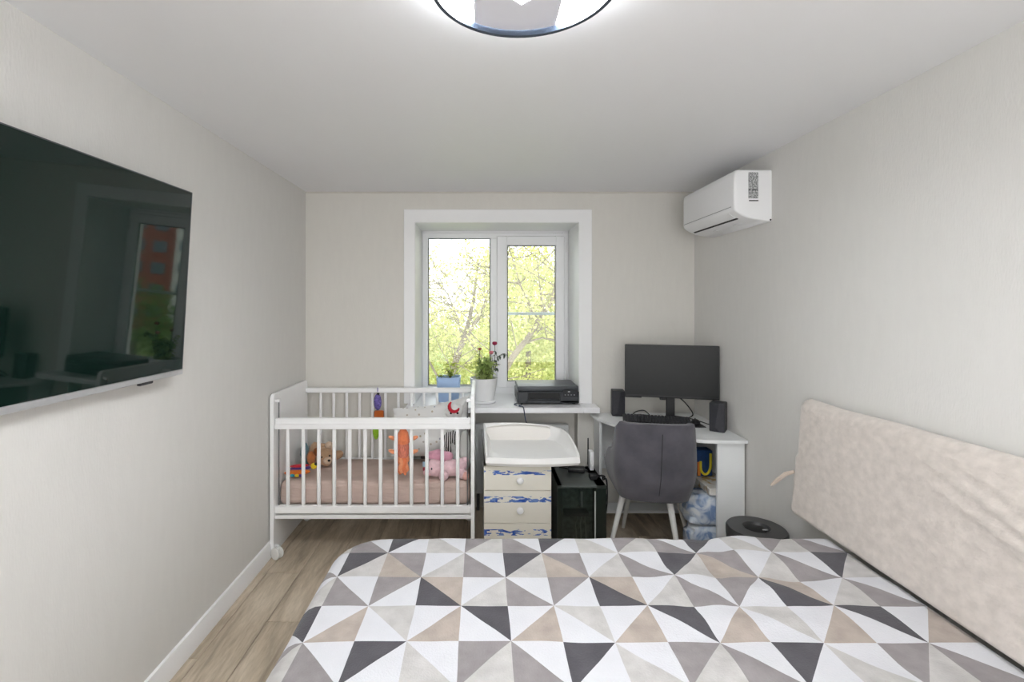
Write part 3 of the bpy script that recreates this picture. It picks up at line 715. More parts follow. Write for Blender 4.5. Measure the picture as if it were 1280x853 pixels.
# black and white plush with red horn
wp = plush('white_plush', (238, 238, 236)); 
def check_mat():
    m = bpy.data.materials.new('black_white_check'); m.use_nodes = True; n = m.node_tree; b = n.nodes['Principled BSDF']; b.inputs['Roughness'].default_value = .9
    t = n.nodes.new('ShaderNodeTexCoord'); c = n.nodes.new('ShaderNodeTexChecker'); c.inputs['Scale'].default_value = 80; c.inputs['Color1'].default_value = srgb(24, 24, 26); c.inputs['Color2'].default_value = srgb(230, 230, 230)
    n.links.new(t.outputs['Object'], c.inputs['Vector']); n.links.new(c.outputs['Color'], b.inputs['Base Color']); return m
def stripe_mat():
    m = bpy.data.materials.new('black_white_stripe'); m.use_nodes = True; n = m.node_tree; b = n.nodes['Principled BSDF']; b.inputs['Roughness'].default_value = .9
    t = n.nodes.new('ShaderNodeTexCoord'); c = n.nodes.new('ShaderNodeTexWave'); c.inputs['Scale'].default_value = 22; c.inputs['Distortion'].default_value = 2
    r = n.nodes.new('ShaderNodeValToRGB'); r.color_ramp.interpolation = 'CONSTANT'; r.color_ramp.elements[0].color = srgb(26, 26, 28); r.color_ramp.elements[1].position = .55; r.color_ramp.elements[1].color = srgb(232, 232, 232)
    n.links.new(t.outputs['Object'], c.inputs['Vector']); n.links.new(c.outputs['Fac'], r.inputs['Fac']); n.links.new(r.outputs['Color'], b.inputs['Base Color']); return m
zp = thing('contrast_plush', 'white plush toy with black eyes, red crest and black and white limbs', 'toy')
zx, zy = -.178, 3.305
MB().ell((zx, zy, .835), (.062, .04, .055), lump=.2).build('head', wp, zp)
MB().ell((zx-.014, zy+.01, .63), (.042, .04, .18)).build('body', wp, zp)
for dx in (-.022, .022): MB().ell((zx+dx, zy-.036, .832), (.008, .005, .008), n=10, m=6).build('eye', dark_m, zp)
MB().tube([(zx+.001+.034*math.cos(a), zy-.050, .880+.036*math.sin(a)) for a in [2.2+i*.42 for i in range(10)]], [.004, .008, .011, .012, .012, .012, .011, .010, .008, .004], 8).build('crest', red_p, zp)
sm_ = stripe_mat()
MB().ell((zx-.045, zy-.05, .655), (.03, .016, .055), (0, .15, 0)).build('arm', sm_, zp)
MB().ell((zx+.002, zy-.045, .67), (.03, .016, .05), (0, -.3, 0)).build('arm', sm_, zp)
MB().ell((zx-.062, zy-.06, .565), (.024, .02, .03)).build('foot', check_mat(), zp)
MB().ell((zx-.03, zy-.055, .585), (.012, .012, .05)).build('leg', sm_, zp)
rebase(zp, (zx, zy, ZM))
bo = MB().ell((-.104, 3.25, ZM+.132), (.037, .045, .132), lump=.15, pw=.85).build('bolster', mk('bolster_cotton', srgb(228, 232, 228), .9, var=.02, bump=.2, bscale=40))
tag(bo, 'small white rounded bolster standing at the right end of the cot', 'cushion')
pk = plush('pink_plush', (238, 204, 210)); pk2 = plush('deep_pink_plush', (222, 164, 184))
pp = thing('pink_plush', 'pale pink plush animal lying by the right front corner of the cot', 'toy')
px_, py_ = -.212, 3.137
MB().ell((px_+.03, py_, ZM+.055), (.10, .055, .055), (0, -.12, .1), lump=.25).build('body', pk, pp)
MB().ell((px_-.085, py_-.01, ZM+.058), (.055, .05, .055), lump=.2).build('head', pk, pp)
MB().ell((px_-.125, py_-.035, ZM+.035), (.03, .02, .022)).build('snout', plush('blush_plush', (236, 190, 196)), pp)
MB().ell((px_-.098, py_-.058, ZM+.068), (.005, .004, .008), n=8, m=6).build('eye', dark_m, pp)
MB().ell((px_-.05, py_+.03, ZM+.12), (.085, .045, .042), (0, .2, 0), lump=.3).build('skirt', pk2, pp)
MB().ell((px_-.02, py_+.012, ZM+.098), (.075, .008, .006), (0, .15, 0)).build('ribbon', plush('plum_cloth', (170, 96, 122)), pp)
MB().ell((px_-.022, py_-.058, ZM+.026), (.032, .03, .036), (.5, .5, 0)).build('leg', pk, pp)
MB().ell((px_+.095, py_-.04, ZM+.032), (.042, .028, .032), (0, .4, 0)).build('leg', pk, pp)
MB().ell((px_+.115, py_-.06, ZM+.024), (.022, .012, .026)).build('foot', plush('peach_plush', (240, 186, 176)), pp)
MB().ell((px_+.10, py_+.02, ZM+.09), (.036, .03, .026), (0, -.5, 0)).build('leg', pk, pp)
MB().cbox((px_-.142, py_-.02, ZM+.085), (.035, .01, .03), .002).build('sewn_tag', mk('pale_blue_tag', srgb(176, 208, 232), .8), pp)
MB().cbox((px_-.14, py_-.022, ZM+.055), (.035, .01, .02), .002).build('sewn_tag', mk('crimson_tag', srgb(170, 60, 84), .8), pp)
rebase(pp, (px_, py_, ZM))

# ================================================================== RADIATOR IN THE NICHE
rd = thing('radiator', 'white panel radiator in the niche under the window sill', 'radiator')
MB().box(-.06, .66, YB+.005, YB+.075, .14, .66, .012, 2).build('panel', mk('radiator_enamel', srgb(206, 207, 206), .4), rd)
for k in range(18): MB().box(-.045+k*.039, -.025+k*.039, YB-.004, YB+.006, .17, .63, .003).build('fin', MATS['radiator_enamel'], rd)
MB().tube([(-.02, YB+.04, .14), (-.02, YB+.04, .06), (-.02, YB+.06, 0)], .012, 10).build('pipe', steel_m, rd)
MB().tube([(.62, YB+.04, .14), (.62, YB+.04, .06), (.62, YB+.06, 0)], .012, 10).build('pipe', steel_m, rd)
for x in (.1, .5): MB().box(x, x+.02, YB+.07, YB+.118, .5, .54).build('bracket', steel_m, rd)
rebase(rd, (.3, YB+.04, 0))

# ================================================================== DRESSER + CHANGING TRAY
dr = thing('dresser', 'narrow cream drawer unit with peeling blue stickers under the changing tray', 'dresser')
DX0, DX1, DY0, DY1, DZ = .018, .42, 2.9, 3.38, .612
bd = MB(); bd.box(DX0, DX0+.016, DY0+.018, DY1, .03, DZ); bd.box(DX1-.016, DX1, DY0+.018, DY1, .03, DZ); bd.box(DX0, DX1, DY0+.018, DY1, DZ-.016, DZ)
bd.box(DX0, DX1, DY1-.008, DY1, .03, DZ); bd.box(DX0, DX1, DY0+.018, DY1, .03, .05)
bd.build('carcass', cream_m, dr)
for x in (DX0+.04, DX1-.04):
    for y in (DY0+.05, DY1-.05): MB().tube([(x, y, 0), (x, y, .032)], .015, 10).build('foot', white_m, dr)
def sticker_mat():
    m = bpy.data.materials.new('peeled_sticker_front'); m.use_nodes = True; n = m.node_tree; L = n.links; b = n.nodes['Principled BSDF']; b.inputs['Roughness'].default_value = .45
    t = n.nodes.new('ShaderNodeTexCoord'); oi = n.nodes.new('ShaderNodeObjectInfo'); sp = n.nodes.new('ShaderNodeSeparateXYZ'); L.new(t.outputs['Generated'], sp.inputs['Vector'])
    mul = n.nodes.new('ShaderNodeVectorMath'); mul.operation = 'SCALE'; mul.inputs[0].default_value = (3.7, 5.1, 9.3); L.new(oi.outputs['Random'], mul.inputs['Scale'])
    ad = n.nodes.new('ShaderNodeVectorMath'); ad.operation = 'ADD'; L.new(t.outputs['Generated'], ad.inputs[0]); L.new(mul.outputs['Vector'], ad.inputs[1])
    mp = n.nodes.new('ShaderNodeMapping'); mp.inputs['Scale'].default_value = (7, .01, 9); L.new(ad.outputs['Vector'], mp.inputs['Vector'])
    mp.inputs['Rotation'].default_value = (0, .35, 0)
    nz = n.nodes.new('ShaderNodeTexNoise'); nz.inputs['Scale'].default_value = 1.1; nz.inputs['Detail'].default_value = 4; nz.inputs['Distortion'].default_value = .6; L.new(mp.outputs['Vector'], nz.inputs['Vector'])
    th = n.nodes.new('ShaderNodeMath'); th.operation = 'GREATER_THAN'; th.inputs[1].default_value = .52; L.new(nz.outputs['Fac'], th.inputs[0])
    def band(lo, hi):
        a = n.nodes.new('ShaderNodeMath'); a.operation = 'GREATER_THAN'; a.inputs[1].default_value = lo; L.new(sp.outputs['Z'], a.inputs[0])
        c = n.nodes.new('ShaderNodeMath'); c.operation = 'LESS_THAN'; c.inputs[1].default_value = hi; L.new(sp.outputs['Z'], c.inputs[0])
        k = n.nodes.new('ShaderNodeMath'); k.operation = 'MULTIPLY'; L.new(a.outputs[0], k.inputs[0]); L.new(c.outputs[0], k.inputs[1]); return k
    bb_ = band(.64, .83)
    k = n.nodes.new('ShaderNodeMath'); k.operation = 'MULTIPLY'; L.new(bb_.outputs[0], k.inputs[0]); L.new(th.outputs[0], k.inputs[1])
    n2 = n.nodes.new('ShaderNodeTexNoise'); n2.inputs['Scale'].default_value = 9; L.new(ad.outputs['Vector'], n2.inputs['Vector'])
    r = n.nodes.new('ShaderNodeValToRGB'); r.color_ramp.elements[0].position = .4; r.color_ramp.elements[0].color = srgb(40, 84, 172); r.color_ramp.elements[1].position = .62; r.color_ramp.elements[1].color = srgb(110, 140, 196)
    L.new(n2.outputs['Fac'], r.inputs['Fac'])
    mx = n.nodes.new('ShaderNodeMixRGB'); mx.inputs['Color1'].default_value = srgb(232, 228, 216); L.new(k.outputs[0], mx.inputs['Fac']); L.new(r.outputs['Color'], mx.inputs['Color2']); L.new(mx.outputs['Color'], b.inputs['Base Color'])
    return m
stk = sticker_mat()
for z0, z1 in ((.456, .598), (.261, .453), (.062, .258)):
    d = MB(); d.box(DX0+.001, DX1-.001, DY0, DY0+.017, z0, z1, .002); d.box(DX0+.025, DX1-.025, DY0+.017, DY1-.03, z0+.02, z0+.1); o = d.build('drawer', stk, dr)
    zk = z0+(z1-z0)*.43 if z0 < .4 else .522
    zk = (.522, .345, .16)[(.456, .261, .062).index(z0)]
    MB().lathe([(.008, 0), (.009, .012), (.018, .018), (.021, .026), (.017, .034), (.006, .037)], (.232, DY0, zk), 20, Matrix.Rotation(PI/2, 3, 'X')).build('knob', white_m, o)
rebase(dr, (.22, 3.14, 0))
ct = thing('changing_tray', 'white moulded changing tray with raised rim on top of the cream dresser', 'tray')
def tray_outline(g):
    # plan outline, inset by g
    x0, x1, y0, y1 = .008+g, .592-g, 2.845+g, 3.395-g
    pts = []
    for i in range(13): u = i/12; pts.append((x0+.02+(x1-x0-.03)*u, y0-.028*math.sin(PI*u)+.012))      # bulging front
    for i in range(1, 10): u = i/10; pts.append((x1-.004+.012*math.sin(PI*u)-.055*u**2.2, y0+.01+(y1-y0-.02)*u))
    for i in range(1, 8): u = i/8; pts.append((x1-.06-(x1-x0-.08)*u, y1-.004))
    for i in range(0, 8): u = i/8; pts.append((x0+.005+.012*(u), y1-.015-(y1-y0-.03)*u))
    return pts
n_ = len(tray_outline(0))
def tz_rim(p):
    y = p[1]; u = (y-2.845)/.55; x = p[0]
    h = .020+.075*max(0, min(1, (u-.05)/.6))**1.2
    if x > .3: h *= 1-.25*min(1, (x-.3)/.25)*(u > .2)
    return max(.014, h)
TZ = DZ+.003
rings = []
for (g, zf) in ((.012, None), (0, 'r'), (.004, 't'), (.016, 't'), (.024, 'r2'), (.05, 'f'), (.09, 'f')):
    ring = []
    for p, p0 in zip(tray_outline(g), tray_outline(0)):
        h = tz_rim(p0)
        z = {None: TZ, 'r': TZ+.012+h*.3, 't': TZ+.03+h, 'r2': TZ+.028+h*.5, 'f': TZ+.024}[zf]
        if zf == 'f' and g > .06: z = TZ+.02
        ring.append((p[0], p[1], z))
    rings.append(ring)
tm = MB(); vs = [p for r in rings for p in r]; fs = []
for q in range(len(rings)-1):
    for i in range(n_): fs.append((q*n_+i, q*n_+(i+1) % n_, (q+1)*n_+(i+1) % n_, (q+1)*n_+i))
fs.append(tuple(range(n_))[::-1]); fs.append(tuple(range((len(rings)-1)*n_, len(rings)*n_)))
tm.add(vs, fs); tm.build('tray_shell', tray_m, ct)
cu = []
for u in range(9): cu.append((.035+.44*u/8, .055+.018*math.sin(PI*u/8)))
bk = MB(); ol = [(x, TZ+.02) for x, _ in cu[::-1]][::-1]
vsb = []; fsb = []
for x, h in cu: vsb += [(x, 3.325, TZ+.02), (x, 3.345, TZ+.04+h), (x, 3.372, TZ+.045+h), (x, 3.38, TZ+.02)]
for i in range(8):
    for k in range(3): fsb.append((i*4+k, i*4+k+1, i*4+k+5, i*4+k+4))
fsb += [(0, 3, 2, 1), (32, 33, 34, 35)]
bk.add(vsb, fsb); bk.build('back_rest_pad', mk('tray_pad', srgb(238, 234, 228), .5, var=.01), ct)
rebase(ct, (.3, 3.12, TZ))

# ================================================================== COMPUTER CASE
pc = thing('computer_case', 'black computer case with a dark glass front beside the dresser', 'computer')
PX0, PX1, PY0, PY1, PZ = .469, .768, 2.98, 3.345, .45
c = MB(); c.box(PX0, PX1, PY0+.35, PY1, .02, PZ); c.box(PX0, PX1, PY0+.006, PY1, PZ-.012, PZ, .002); c.box(PX0, PX1, PY0+.006, PY1, .02, .04); c.box(PX0, PX0+.03, PY0+.006, PY1, .02, PZ); c.box(PX1-.06, PX1, PY0+.006, PY1, .02, PZ)
c.build('casing', mk('case_black', srgb(92, 98, 95), .4, var=.06), pc)
MB().box(PX0+.001, PX1-.001, PY0, PY0+.005, .022, PZ-.013).build('glass_panel', smoke_m, pc)
MB().box(PX1-.073, PX1-.067, PY0-.003, PY0+.002, .04, PZ-.03).build('light_bar', mk('pale_strip', srgb(206, 214, 210), .3), pc)
pi_ = MB(); pi_.box(PX0+.031, PX1-.061, PY0+.1, PY0+.115, .041, .437); pi_.build('motherboard', mk('board_green', srgb(112, 120, 116), .6, var=.4, vscale=40), pc)
pi_ = MB(); pi_.box(PX0+.05, PX1-.1, PY0+.03, PY0+.099, .25, .275, .003); pi_.build('graphics_card', steel_m, pc)
for k in range(3): MB().tube([(PX0+.13+.03*k, PY0+.06, .06), (PX0+.12+.03*k, PY0+.05, .2), (PX0+.14+.02*k, PY0+.06, .25)], .004, 6).build('inner_cable', mk('pale_cable', srgb(150, 156, 150), .6), pc)
MB().box(PX0+.15, PX0+.165, PY0+.05, PY0+.099, .3, .4, .002).build('memory_stick', silver_m, pc)
for x in (PX0+.03, PX1-.03):
    for y in (PY0+.04, PY1-.04): MB().tube([(x, y, 0), (x, y, .021)], .014, 10).build('foot', black_m, pc)
rebase(pc, (.62, 3.16, 0))
pa = thing('power_adapter', 'black power brick lying on top of the computer case', 'adapter', (.632, 3.235, PZ+.001), -.2)
MB().box(-.055, .055, -.03, .03, 0, .034, .008, 2).build('brick_body', black_m, pa)
MB().tube([(-.055, 0, .017), (-.09, .02, .014), (-.11, .05, .006), (-.06, .08, .006), (0, .075, .006)], .005, 6).build('cable', black_m, pa)
MB().tube([(.055, 0, .017), (.07, .005, .012), (.075, .02, .006), (.06, .04, .006)], .0045, 6).build('cable', black_m, pa)
ro = thing('router', 'slim white router with a black antenna standing on the computer case', 'router', (.742, 3.285, PZ+.001))
MB().box(-.014, .014, -.03, .03, 0, .125, .005, 2).build('body', white_m, ro)
MB().tube([(-.012, .033, .02), (-.012, .035, .20)], [.006, .004], 8).build('antenna', black_m, ro)
tg = thing('cable_bundle', 'tangle of black cables and plugs on the case beside the desk', 'cable')
rnd = random.Random(9)
for k in range(3):
    pts = [(.735, 3.17-.04*k, PZ+.012)]
    for q in range(1, 4): pts.append((.735+.012*q+rnd.uniform(-.01, .01), 3.15-.03*k-.02*q+rnd.uniform(-.02, .02), PZ+.012+rnd.uniform(0, .03)))
    pts += [(.785, 3.08-.02*k, PZ+.012), (.80, 3.09, PZ-.03-.06*k), (.805, 3.2, .30-.09*k), (.812, 3.33, .16-.05*k), (.815, 3.41, .03)]
    MB().tube(cat(pts, 4), .004, 6).build('cable', black_m, tg)
MB().box(.69, .735, 3.08, 3.13, PZ+.001, PZ+.03, .005).build('plug', black_m, tg)
MB().box(.715, .728, 3.16, 3.175, PZ+.05, PZ+.075, .003).build('connector', white_m, tg)
rebase(tg, (.75, 3.12, PZ))

# ================================================================== DESK
dk = thing('corner_desk', 'white corner desk with a curved front in the right corner', 'desk')
DT = .755
front = cat([(.812, 3.52), (.838, 3.42), (.942, 3.21), (1.10, 3.04), (1.275, 2.925), (1.42, 2.895), (1.585, 2.893)], 5)
dtm = MB().prism([(1.585, YB-.02), (.812, YB-.02)]+front, DT-.02, DT); dtm.build('desktop', desk_m, dk)
MB().box(.838, .856, 3.45, YB-.02, 0, DT-.02).build('side_panel', desk_m, dk)
MB().box(1.418, 1.582, 2.925, 2.943, 0, DT-.02).build('front_panel', desk_m, dk)
MB().box(1.566, 1.584, 2.945, YB-.02, .1, DT-.02).build('wall_panel', desk_m, dk)
MB().box(.856, 1.566, YB-.04, YB-.022, .35, DT-.02).build('back_panel', desk_m, dk)
MB().box(.856, 1.566, 3.46, YB-.042, .078, .097).build('lower_shelf', desk_m, dk)
MB().box(.856, 1.566, 3.40, 3.414, .0, .104).build('plinth', desk_m, dk) if False else None
sh = MB().prism([(1.255, 2.99), (1.4, 2.99), (1.4, 3.36), (1.255, 3.36)], .05, .066); 
rebase(dk, (1.25, 3.3, 0))
# monitor
mo = thing('monitor', 'wide black monitor on a stand in the desk corner', 'monitor', (1.287, 3.30, DT), math.radians(-14.7))
MB().box(-.3, .3, -.008, .022, .172, .53, .004).build('housing', black_m, mo)
MB().box(-.292, .292, -.0095, -.0078, .188, .523).build('screen', mk('monitor_panel', srgb(20, 22, 22), .36, var=.05, vscale=2, spec=.35), mo)
MB().box(-.3, -.19, -.011, .0, .166, .176, .003).build('chin', black_m, mo)
MB().box(-.12, .12, .02, .05, .25, .46, .012, 2).build('rear_cover', black_m, mo)
MB().box(-.026, .03, .05, .075, .015, .42, .004).build('stand_neck', black_m, mo)
MB().box(-.09, .09, .0, .14, 0, .015, .006, 2).build('stand_base', black_m, mo)
MB().box(-.07, -.03, .03, .05, .15, .185, .004).build('port_cover', black_m, mo)
for name_, lab, loc_, rz in (('speaker', 'black desk speaker on the desk to the left of the monitor', (.997, 3.55, DT), -.15), ('speaker', 'black desk speaker near the wall on the desk, right of the monitor', (1.515, 3.115, DT), -.62)):
    sp = thing(name_, lab, 'speaker', loc_, rz, 'desk speakers')
    MB().box(-.045, .045, -.045, .05, 0, .183, .004).build('cabinet', charcoal_m, sp)
    g = MB(); g.add([(-.042, -.046, .004), (.042, -.046, .004), (.042, -.046, .178), (-.042, -.046, .178), (-.008, -.058, .03), (.012, -.054, .178), (.02, -.056, .004)],
                    [(0, 4, 5, 3), (0, 6, 4), (6, 1, 2, 5, 4), (3, 5, 2), (0, 3, 2, 1)]); 
    go = g.build('grille', mk('grille_cloth', srgb(44, 44, 50), .6, var=.2, vscale=150), sp); go.data.set_sharp_from_angle(angle=.1)
kb = thing('keyboard', 'black keyboard on the desk behind the grey chair', 'keyboard', (1.168, 3.243, DT), math.radians(-14.7))
KT = Matrix.Translation((0, 0, .014)) @ Matrix.Rotation(math.radians(10), 4, 'X')
m = MB(); m.T = KT; m.box(-.215, .215, -.07, .07, .008, .026, .005, 2); m.build('base', black_m, kb)
ks = MB(); ks.T = KT
for r_ in range(6):
    for k in range(19): ks.box(-.208+k*.0219, -.19+k*.0219, -.064+r_*.0215, -.046+r_*.0215, .0262, .034, .0015)
o = ks.build('keys', charcoal_m, kb); o['kind'] = 'stuff'
m = MB(); m.box(-.18, -.15, .05, .06, 0, .034); m.box(.15, .18, .05, .06, 0, .034); m.box(-.2, .2, -.068, -.06, 0, .013); m.build('rest', black_m, kb)
mp_ = MB().box(1.40, 1.475, 3.19, 3.33, DT, DT+.004, .001).build('mouse_pad', black_m); tag(mp_, 'small black mouse pad on the desk left of the wall speaker', 'mouse pad')
mu = thing('mouse', 'black computer mouse on the mouse pad', 'mouse', (1.44, 3.27, DT+.004), -.3)
MB().ell((0, 0, .012), (.028, .05, .02)).build('shell', black_m, mu); MB().cbox((0, .03, .028), (.006, .014, .01), .002).build('scroll_wheel', charcoal_m, mu)
cb = MB()
cb.tube(cat([(1.33, 3.4, .93), (1.40, 3.42, .90), (1.44, 3.38, .85), (1.46, 3.36, .80), (1.44, 3.42, .762), (1.40, 3.47, .7595), (1.34, 3.49, .7595)]), .004, 6)
tag(cb.build('cable', black_m), 'black monitor cable looping down behind the stand', 'cable')
cb = MB().tube(cat([(1.36, 3.52, .7595), (1.45, 3.45, .7595), (1.50, 3.34, .7595), (1.525, 3.25, .7595), (1.535, 3.232, .77)]), .0035, 6)
tag(cb.build('cable', black_m), 'thin black wire running to the speaker near the wall', 'cable')
cb = MB().tube(cat([(1.09, 3.52, .762), (1.12, 3.51, .79), (1.17, 3.49, .80), (1.21, 3.49, .765)]), .004, 6)
cb.tube(cat([(1.08, 3.49, .762), (1.13, 3.48, .775), (1.2, 3.48, .765)]), .004, 6)
tag(cb.build('cable', black_m), 'black cables lying on the desk between speaker and monitor stand', 'cable')
cb = MB().tube(cat([(.30, 3.565, .825), (.275, 3.53, .825), (.29, 3.50, .826), (.305, 3.484, .82), (.318, 3.478, .74), (.33, 3.46, .70)]), .0035, 6)
cb.tube(cat([(.27, 3.62, .825), (.245, 3.59, .825), (.262, 3.55, .825)]), .0035, 6)
tag(cb.build('cable', mk('navy_cable', srgb(40, 50, 80), .5)), 'dark printer cable hanging over the window sill edge', 'cable')
# things stored under the desk
def crumple(x0, x1, y0, y1, z0, z1, seed, amp=.02):
    mb = MB(); mb.ell(((x0+x1)/2, (y0+y1)/2, (z0+z1)/2), ((x1-x0)/2, (y1-y0)/2, (z1-z0)/2), n=22, m=16, pw=.45)
    c = Vector(((x0+x1)/2, (y0+y1)/2, (z0+z1)/2)); out = []
    for v in mb.v:
        v = Vector(v); n = abs(noise.noise(v*14+Vector((seed, 0, 0))))*1.6-.4+noise.noise(v*34+Vector((0, seed, 0)))*.4
        d = v-c; k = 1-min(.25, max(0, n)*amp/.06); out.append((c.x+d.x*k, c.y+d.y*k, max(z0, c.z+d.z*(1-(1-k)*.5))))
    mb.v = out; return mb
def bag_mat(name, c0, c1, c2):
    m = bpy.data.materials.new(name); m.use_nodes = True; n = m.node_tree; L = n.links; b = n.nodes['Principled BSDF']; b.inputs['Roughness'].default_value = .25
    t = n.nodes.new('ShaderNodeTexCoord'); z = n.nodes.new('ShaderNodeTexNoise'); z.inputs['Scale'].default_value = 13; z.inputs['Detail'].default_value = 2; z.inputs['Distortion'].default_value = 1
    r = n.nodes.new('ShaderNodeValToRGB'); e = r.color_ramp.elements; e[0].position = .36; e[0].color = c0; e[1].position = .62; e[1].color = c2; x = e.new(.47); x.color = c1
    L.new(t.outputs['Object'], z.inputs['Vector']); L.new(z.outputs['Fac'], r.inputs['Fac']); L.new(r.outputs['Color'], b.inputs['Base Color']); return m
bmat = bag_mat('pale_blue_film', srgb(132, 156, 196), srgb(196, 208, 224), srgb(226, 231, 236))
o = crumple(1.275, 1.50, 2.955, 3.12, 0, .205, 2).build('plastic_bag', bmat); tag(o, 'crumpled blue and white plastic bag on the floor under the desk', 'bag', 'plastic bags under the desk')
o = crumple(1.255, 1.52, 2.952, 3.13, .208, .402, 6).build('plastic_bag', bmat); tag(o, 'upper blue and white plastic bag lying under the flat white box', 'bag', 'plastic bags under the desk')
o = MB().box(1.385, 1.55, 2.955, 3.27, .402, .445, .004).build('flat_box', bag_mat('gold_print_card', srgb(196, 168, 120), srgb(226, 222, 214), srgb(232, 231, 228))); tag(o, 'flat white box with gold print on the stack under the desk', 'box')
bg_ = thing('gift_bag', 'dark blue bag with a yellow loop standing on the flat white box', 'bag', (1.452, 3.2, .446))
MB().box(-.05, .05, -.04, .04, 0, .17, .006).build('body', mk('navy_paper', srgb(24, 62, 110), .5, var=.3, vscale=25), bg_)
MB().tube(cat([(-.03, -.043, .10), (-.027, -.045, .04), (0, -.046, .016), (.03, -.045, .05), (.035, -.043, .15)]), .008, 8).build('yellow_loop', mk('yellow_ribbon', srgb(232, 214, 50), .6), bg_)
MB().cbox((-.04, -.042, .05), (.02, .006, .09), .002).build('orange_stripe', mk('orange_paper', srgb(214, 130, 50), .6), bg_)
# round black canister on the floor
cn = thing('round_canister', 'round black canister with a recessed top on the floor behind the bed', 'canister', (1.413, 2.5, 0))
MB().lathe([(.13, 0), (.136, .01), (.14, .36), (.143, .385)], (0, 0, 0), 48).build('body', black_m, cn)
MB().lathe([(.143, .386), (.1425, .412), (.136, .42), (.066, .422), (.062, .418), (.056, .405), (.03, .402), (.001, .402)], (0, 0, 0), 48).build('lid', mk('lid_black', srgb(54, 54, 55), .35, var=.05), cn)
MB().lathe([(.001, .403), (.046, .403), (.05, .4075), (.04, .414), (.001, .416)], (0, .008, 0), 32).build('dial', dark_m, cn)
MB().box(.02, .05, -.02, -.012, .412, .4175, .002).build('mark', silver_m, cn)
MB().box(-.141, -.132, -.04, .03, .25, .33).build('side_mark', mk('dark_red', srgb(110, 30, 34), .4), cn)

# ================================================================== CHAIR
ch = thing('desk_chair', 'grey velvet shell chair with white tapered legs at the corner desk', 'chair', (1.07, 3.1, 0), math.radians(-9))
velvet_m = mk('grey_velvet', srgb(86, 84, 91), .85, var=.24, vscale=8, bump=.15, bscale=220, spec=.2, sheen=.35)
def shell():
    NS, NT = 44, 16; vs = []; fs = []
    sm_ = lambda a, b_, x: (lambda t_: t_*t_*(3-2*t_))(max(0, min(1, (x-a)/(b_-a))))
    def pt(s, t_):
        a = abs(s); sg = 1 if s >= 0 else -1
        # plan path: flat back then wrapping arms
        if a < .5: x = .208*a/.5; y = -.235+.05*(a/.5)**3
        else:
            q = (a-.5)/.5; x = .208+.045*q**.8; y = -.185+.26*q
        ztop = .868-.205*sm_(.5, .66, a)-.10*sm_(.75, 1, a)
        z0 = .405+.03*sm_(.6, 1, a); z = z0+(ztop-z0)*t_
        h = (z-.405)/.46
        k = .84+.19*math.sin(min(1, h/.42)*PI/2)-.07*max(0, (h-.42)/.58)**1.3
        ky = .86+.14*min(1, h/.3)
        yb = y*ky-.02*h*(1-sm_(.5, .8, a))
        if a < .46 and h > .9: z -= .006*(a/.46)**3
        return (sg*x*k*.91, yb, z)
    for i in range(NS+1):
        for j in range(NT+1): vs.append(pt(-1+2*i/NS, j/NT))
    for i in range(NS):
        for j in range(NT):
            a = i*(NT+1)+j; fs.append((a, a+NT+1, a+NT+2, a+1))
    me = bpy.data.meshes.new('backrest'); me.from_pydata(vs, [], fs); me.shade_smooth(); me.materials.append(velvet_m)
    o = link('backrest', me, ch); s = o.modifiers.new('thickness', 'SOLIDIFY'); s.thickness = .04; s.offset = 1
    b2 = o.modifiers.new('round', 'BEVEL'); b2.width = .014; b2.segments = 3; b2.limit_method = 'ANGLE'; b2.angle_limit = 1.0
    return pt
pt = shell()
m = MB(); m.prism([(x, y) for x, y in [(-.165, -.17), (-.12, -.195), (.12, -.195), (.165, -.17), (.205, .08), (.21, .18), (.17, .215), (-.17, .215), (-.21, .18), (-.205, .08)]], .40, .49); 
m.build('seat', velvet_m, ch)
sp_ = []
for k in range(12):
    p = pt(.06-.03*k/11, .08+.80*(1-k/11)); sp_.append((p[0], p[1]-.0415, p[2]))
MB().tube(sp_, .0022, 6).build('seam', mk('seam_dark', srgb(44, 42, 46), .9), ch)
LR = Matrix.Rotation(math.radians(-19), 4, 'Z')
legm = mk('white_leg', srgb(236, 236, 234), .4, var=.01)
for sx in (-1, 1):
    for sy in (-1, 1):
        lg = MB(); lg.T = LR; lg.tube([(sx*.13, sy*.125+.01, .41), (sx*.212, sy*.22+.02, 0)], [.021, .0105], 12).build('leg', legm, ch)

# ================================================================== PRINTER
pr_ = thing('printer', 'black inkjet printer on the right side of the window sill', 'printer')
QX0, QX1, QY0, QY1, QZ = .27, .722, 3.585, 3.90, .82
prm = mk('printer_black', srgb(46, 49, 53), .45, var=.06, bump=.05, bscale=300)
p = MB(); p.box(QX0, QX1, QY0+.012, QY1, QZ+.012, QZ+.095, .006, 2); p.box(QX0, QX0+.08, QY0, QY0+.03, QZ+.012, QZ+.1, .006); p.box(QX0+.31, QX1, QY0, QY0+.03, QZ+.012, QZ+.1, .006); p.box(QX0+.06, QX1, QY0, QY0+.03, QZ+.012, QZ+.034, .004); p.box(QX0+.06, QX1, QY0, QY0+.03, QZ+.088, QZ+.1, .004)
p.build('body', prm, pr_)
MB().box(QX0+.004, QX1-.004, QY0+.004, QY1-.004, QZ+.1005, QZ+.137, .006, 2).build('scanner_lid', mk('printer_lid', srgb(66, 70, 74), .4, var=.05), pr_)
MB().box(QX0+.08, QX0+.31, QY0+.008, QY0+.0135, QZ+.034, QZ+.088).build('output_slot', dark_m, pr_)
MB().box(QX0+.09, QX0+.3, QY0-.002, QY0+.02, QZ+.036, QZ+.044, .002).build('output_tray', prm, pr_)
MB().box(QX0+.335, QX1-.008, QY0-.003, QY0+.01, QZ+.06, QZ+.112, .003).build('control_panel', mk('panel_gloss', srgb(34, 36, 40), .25), pr_)
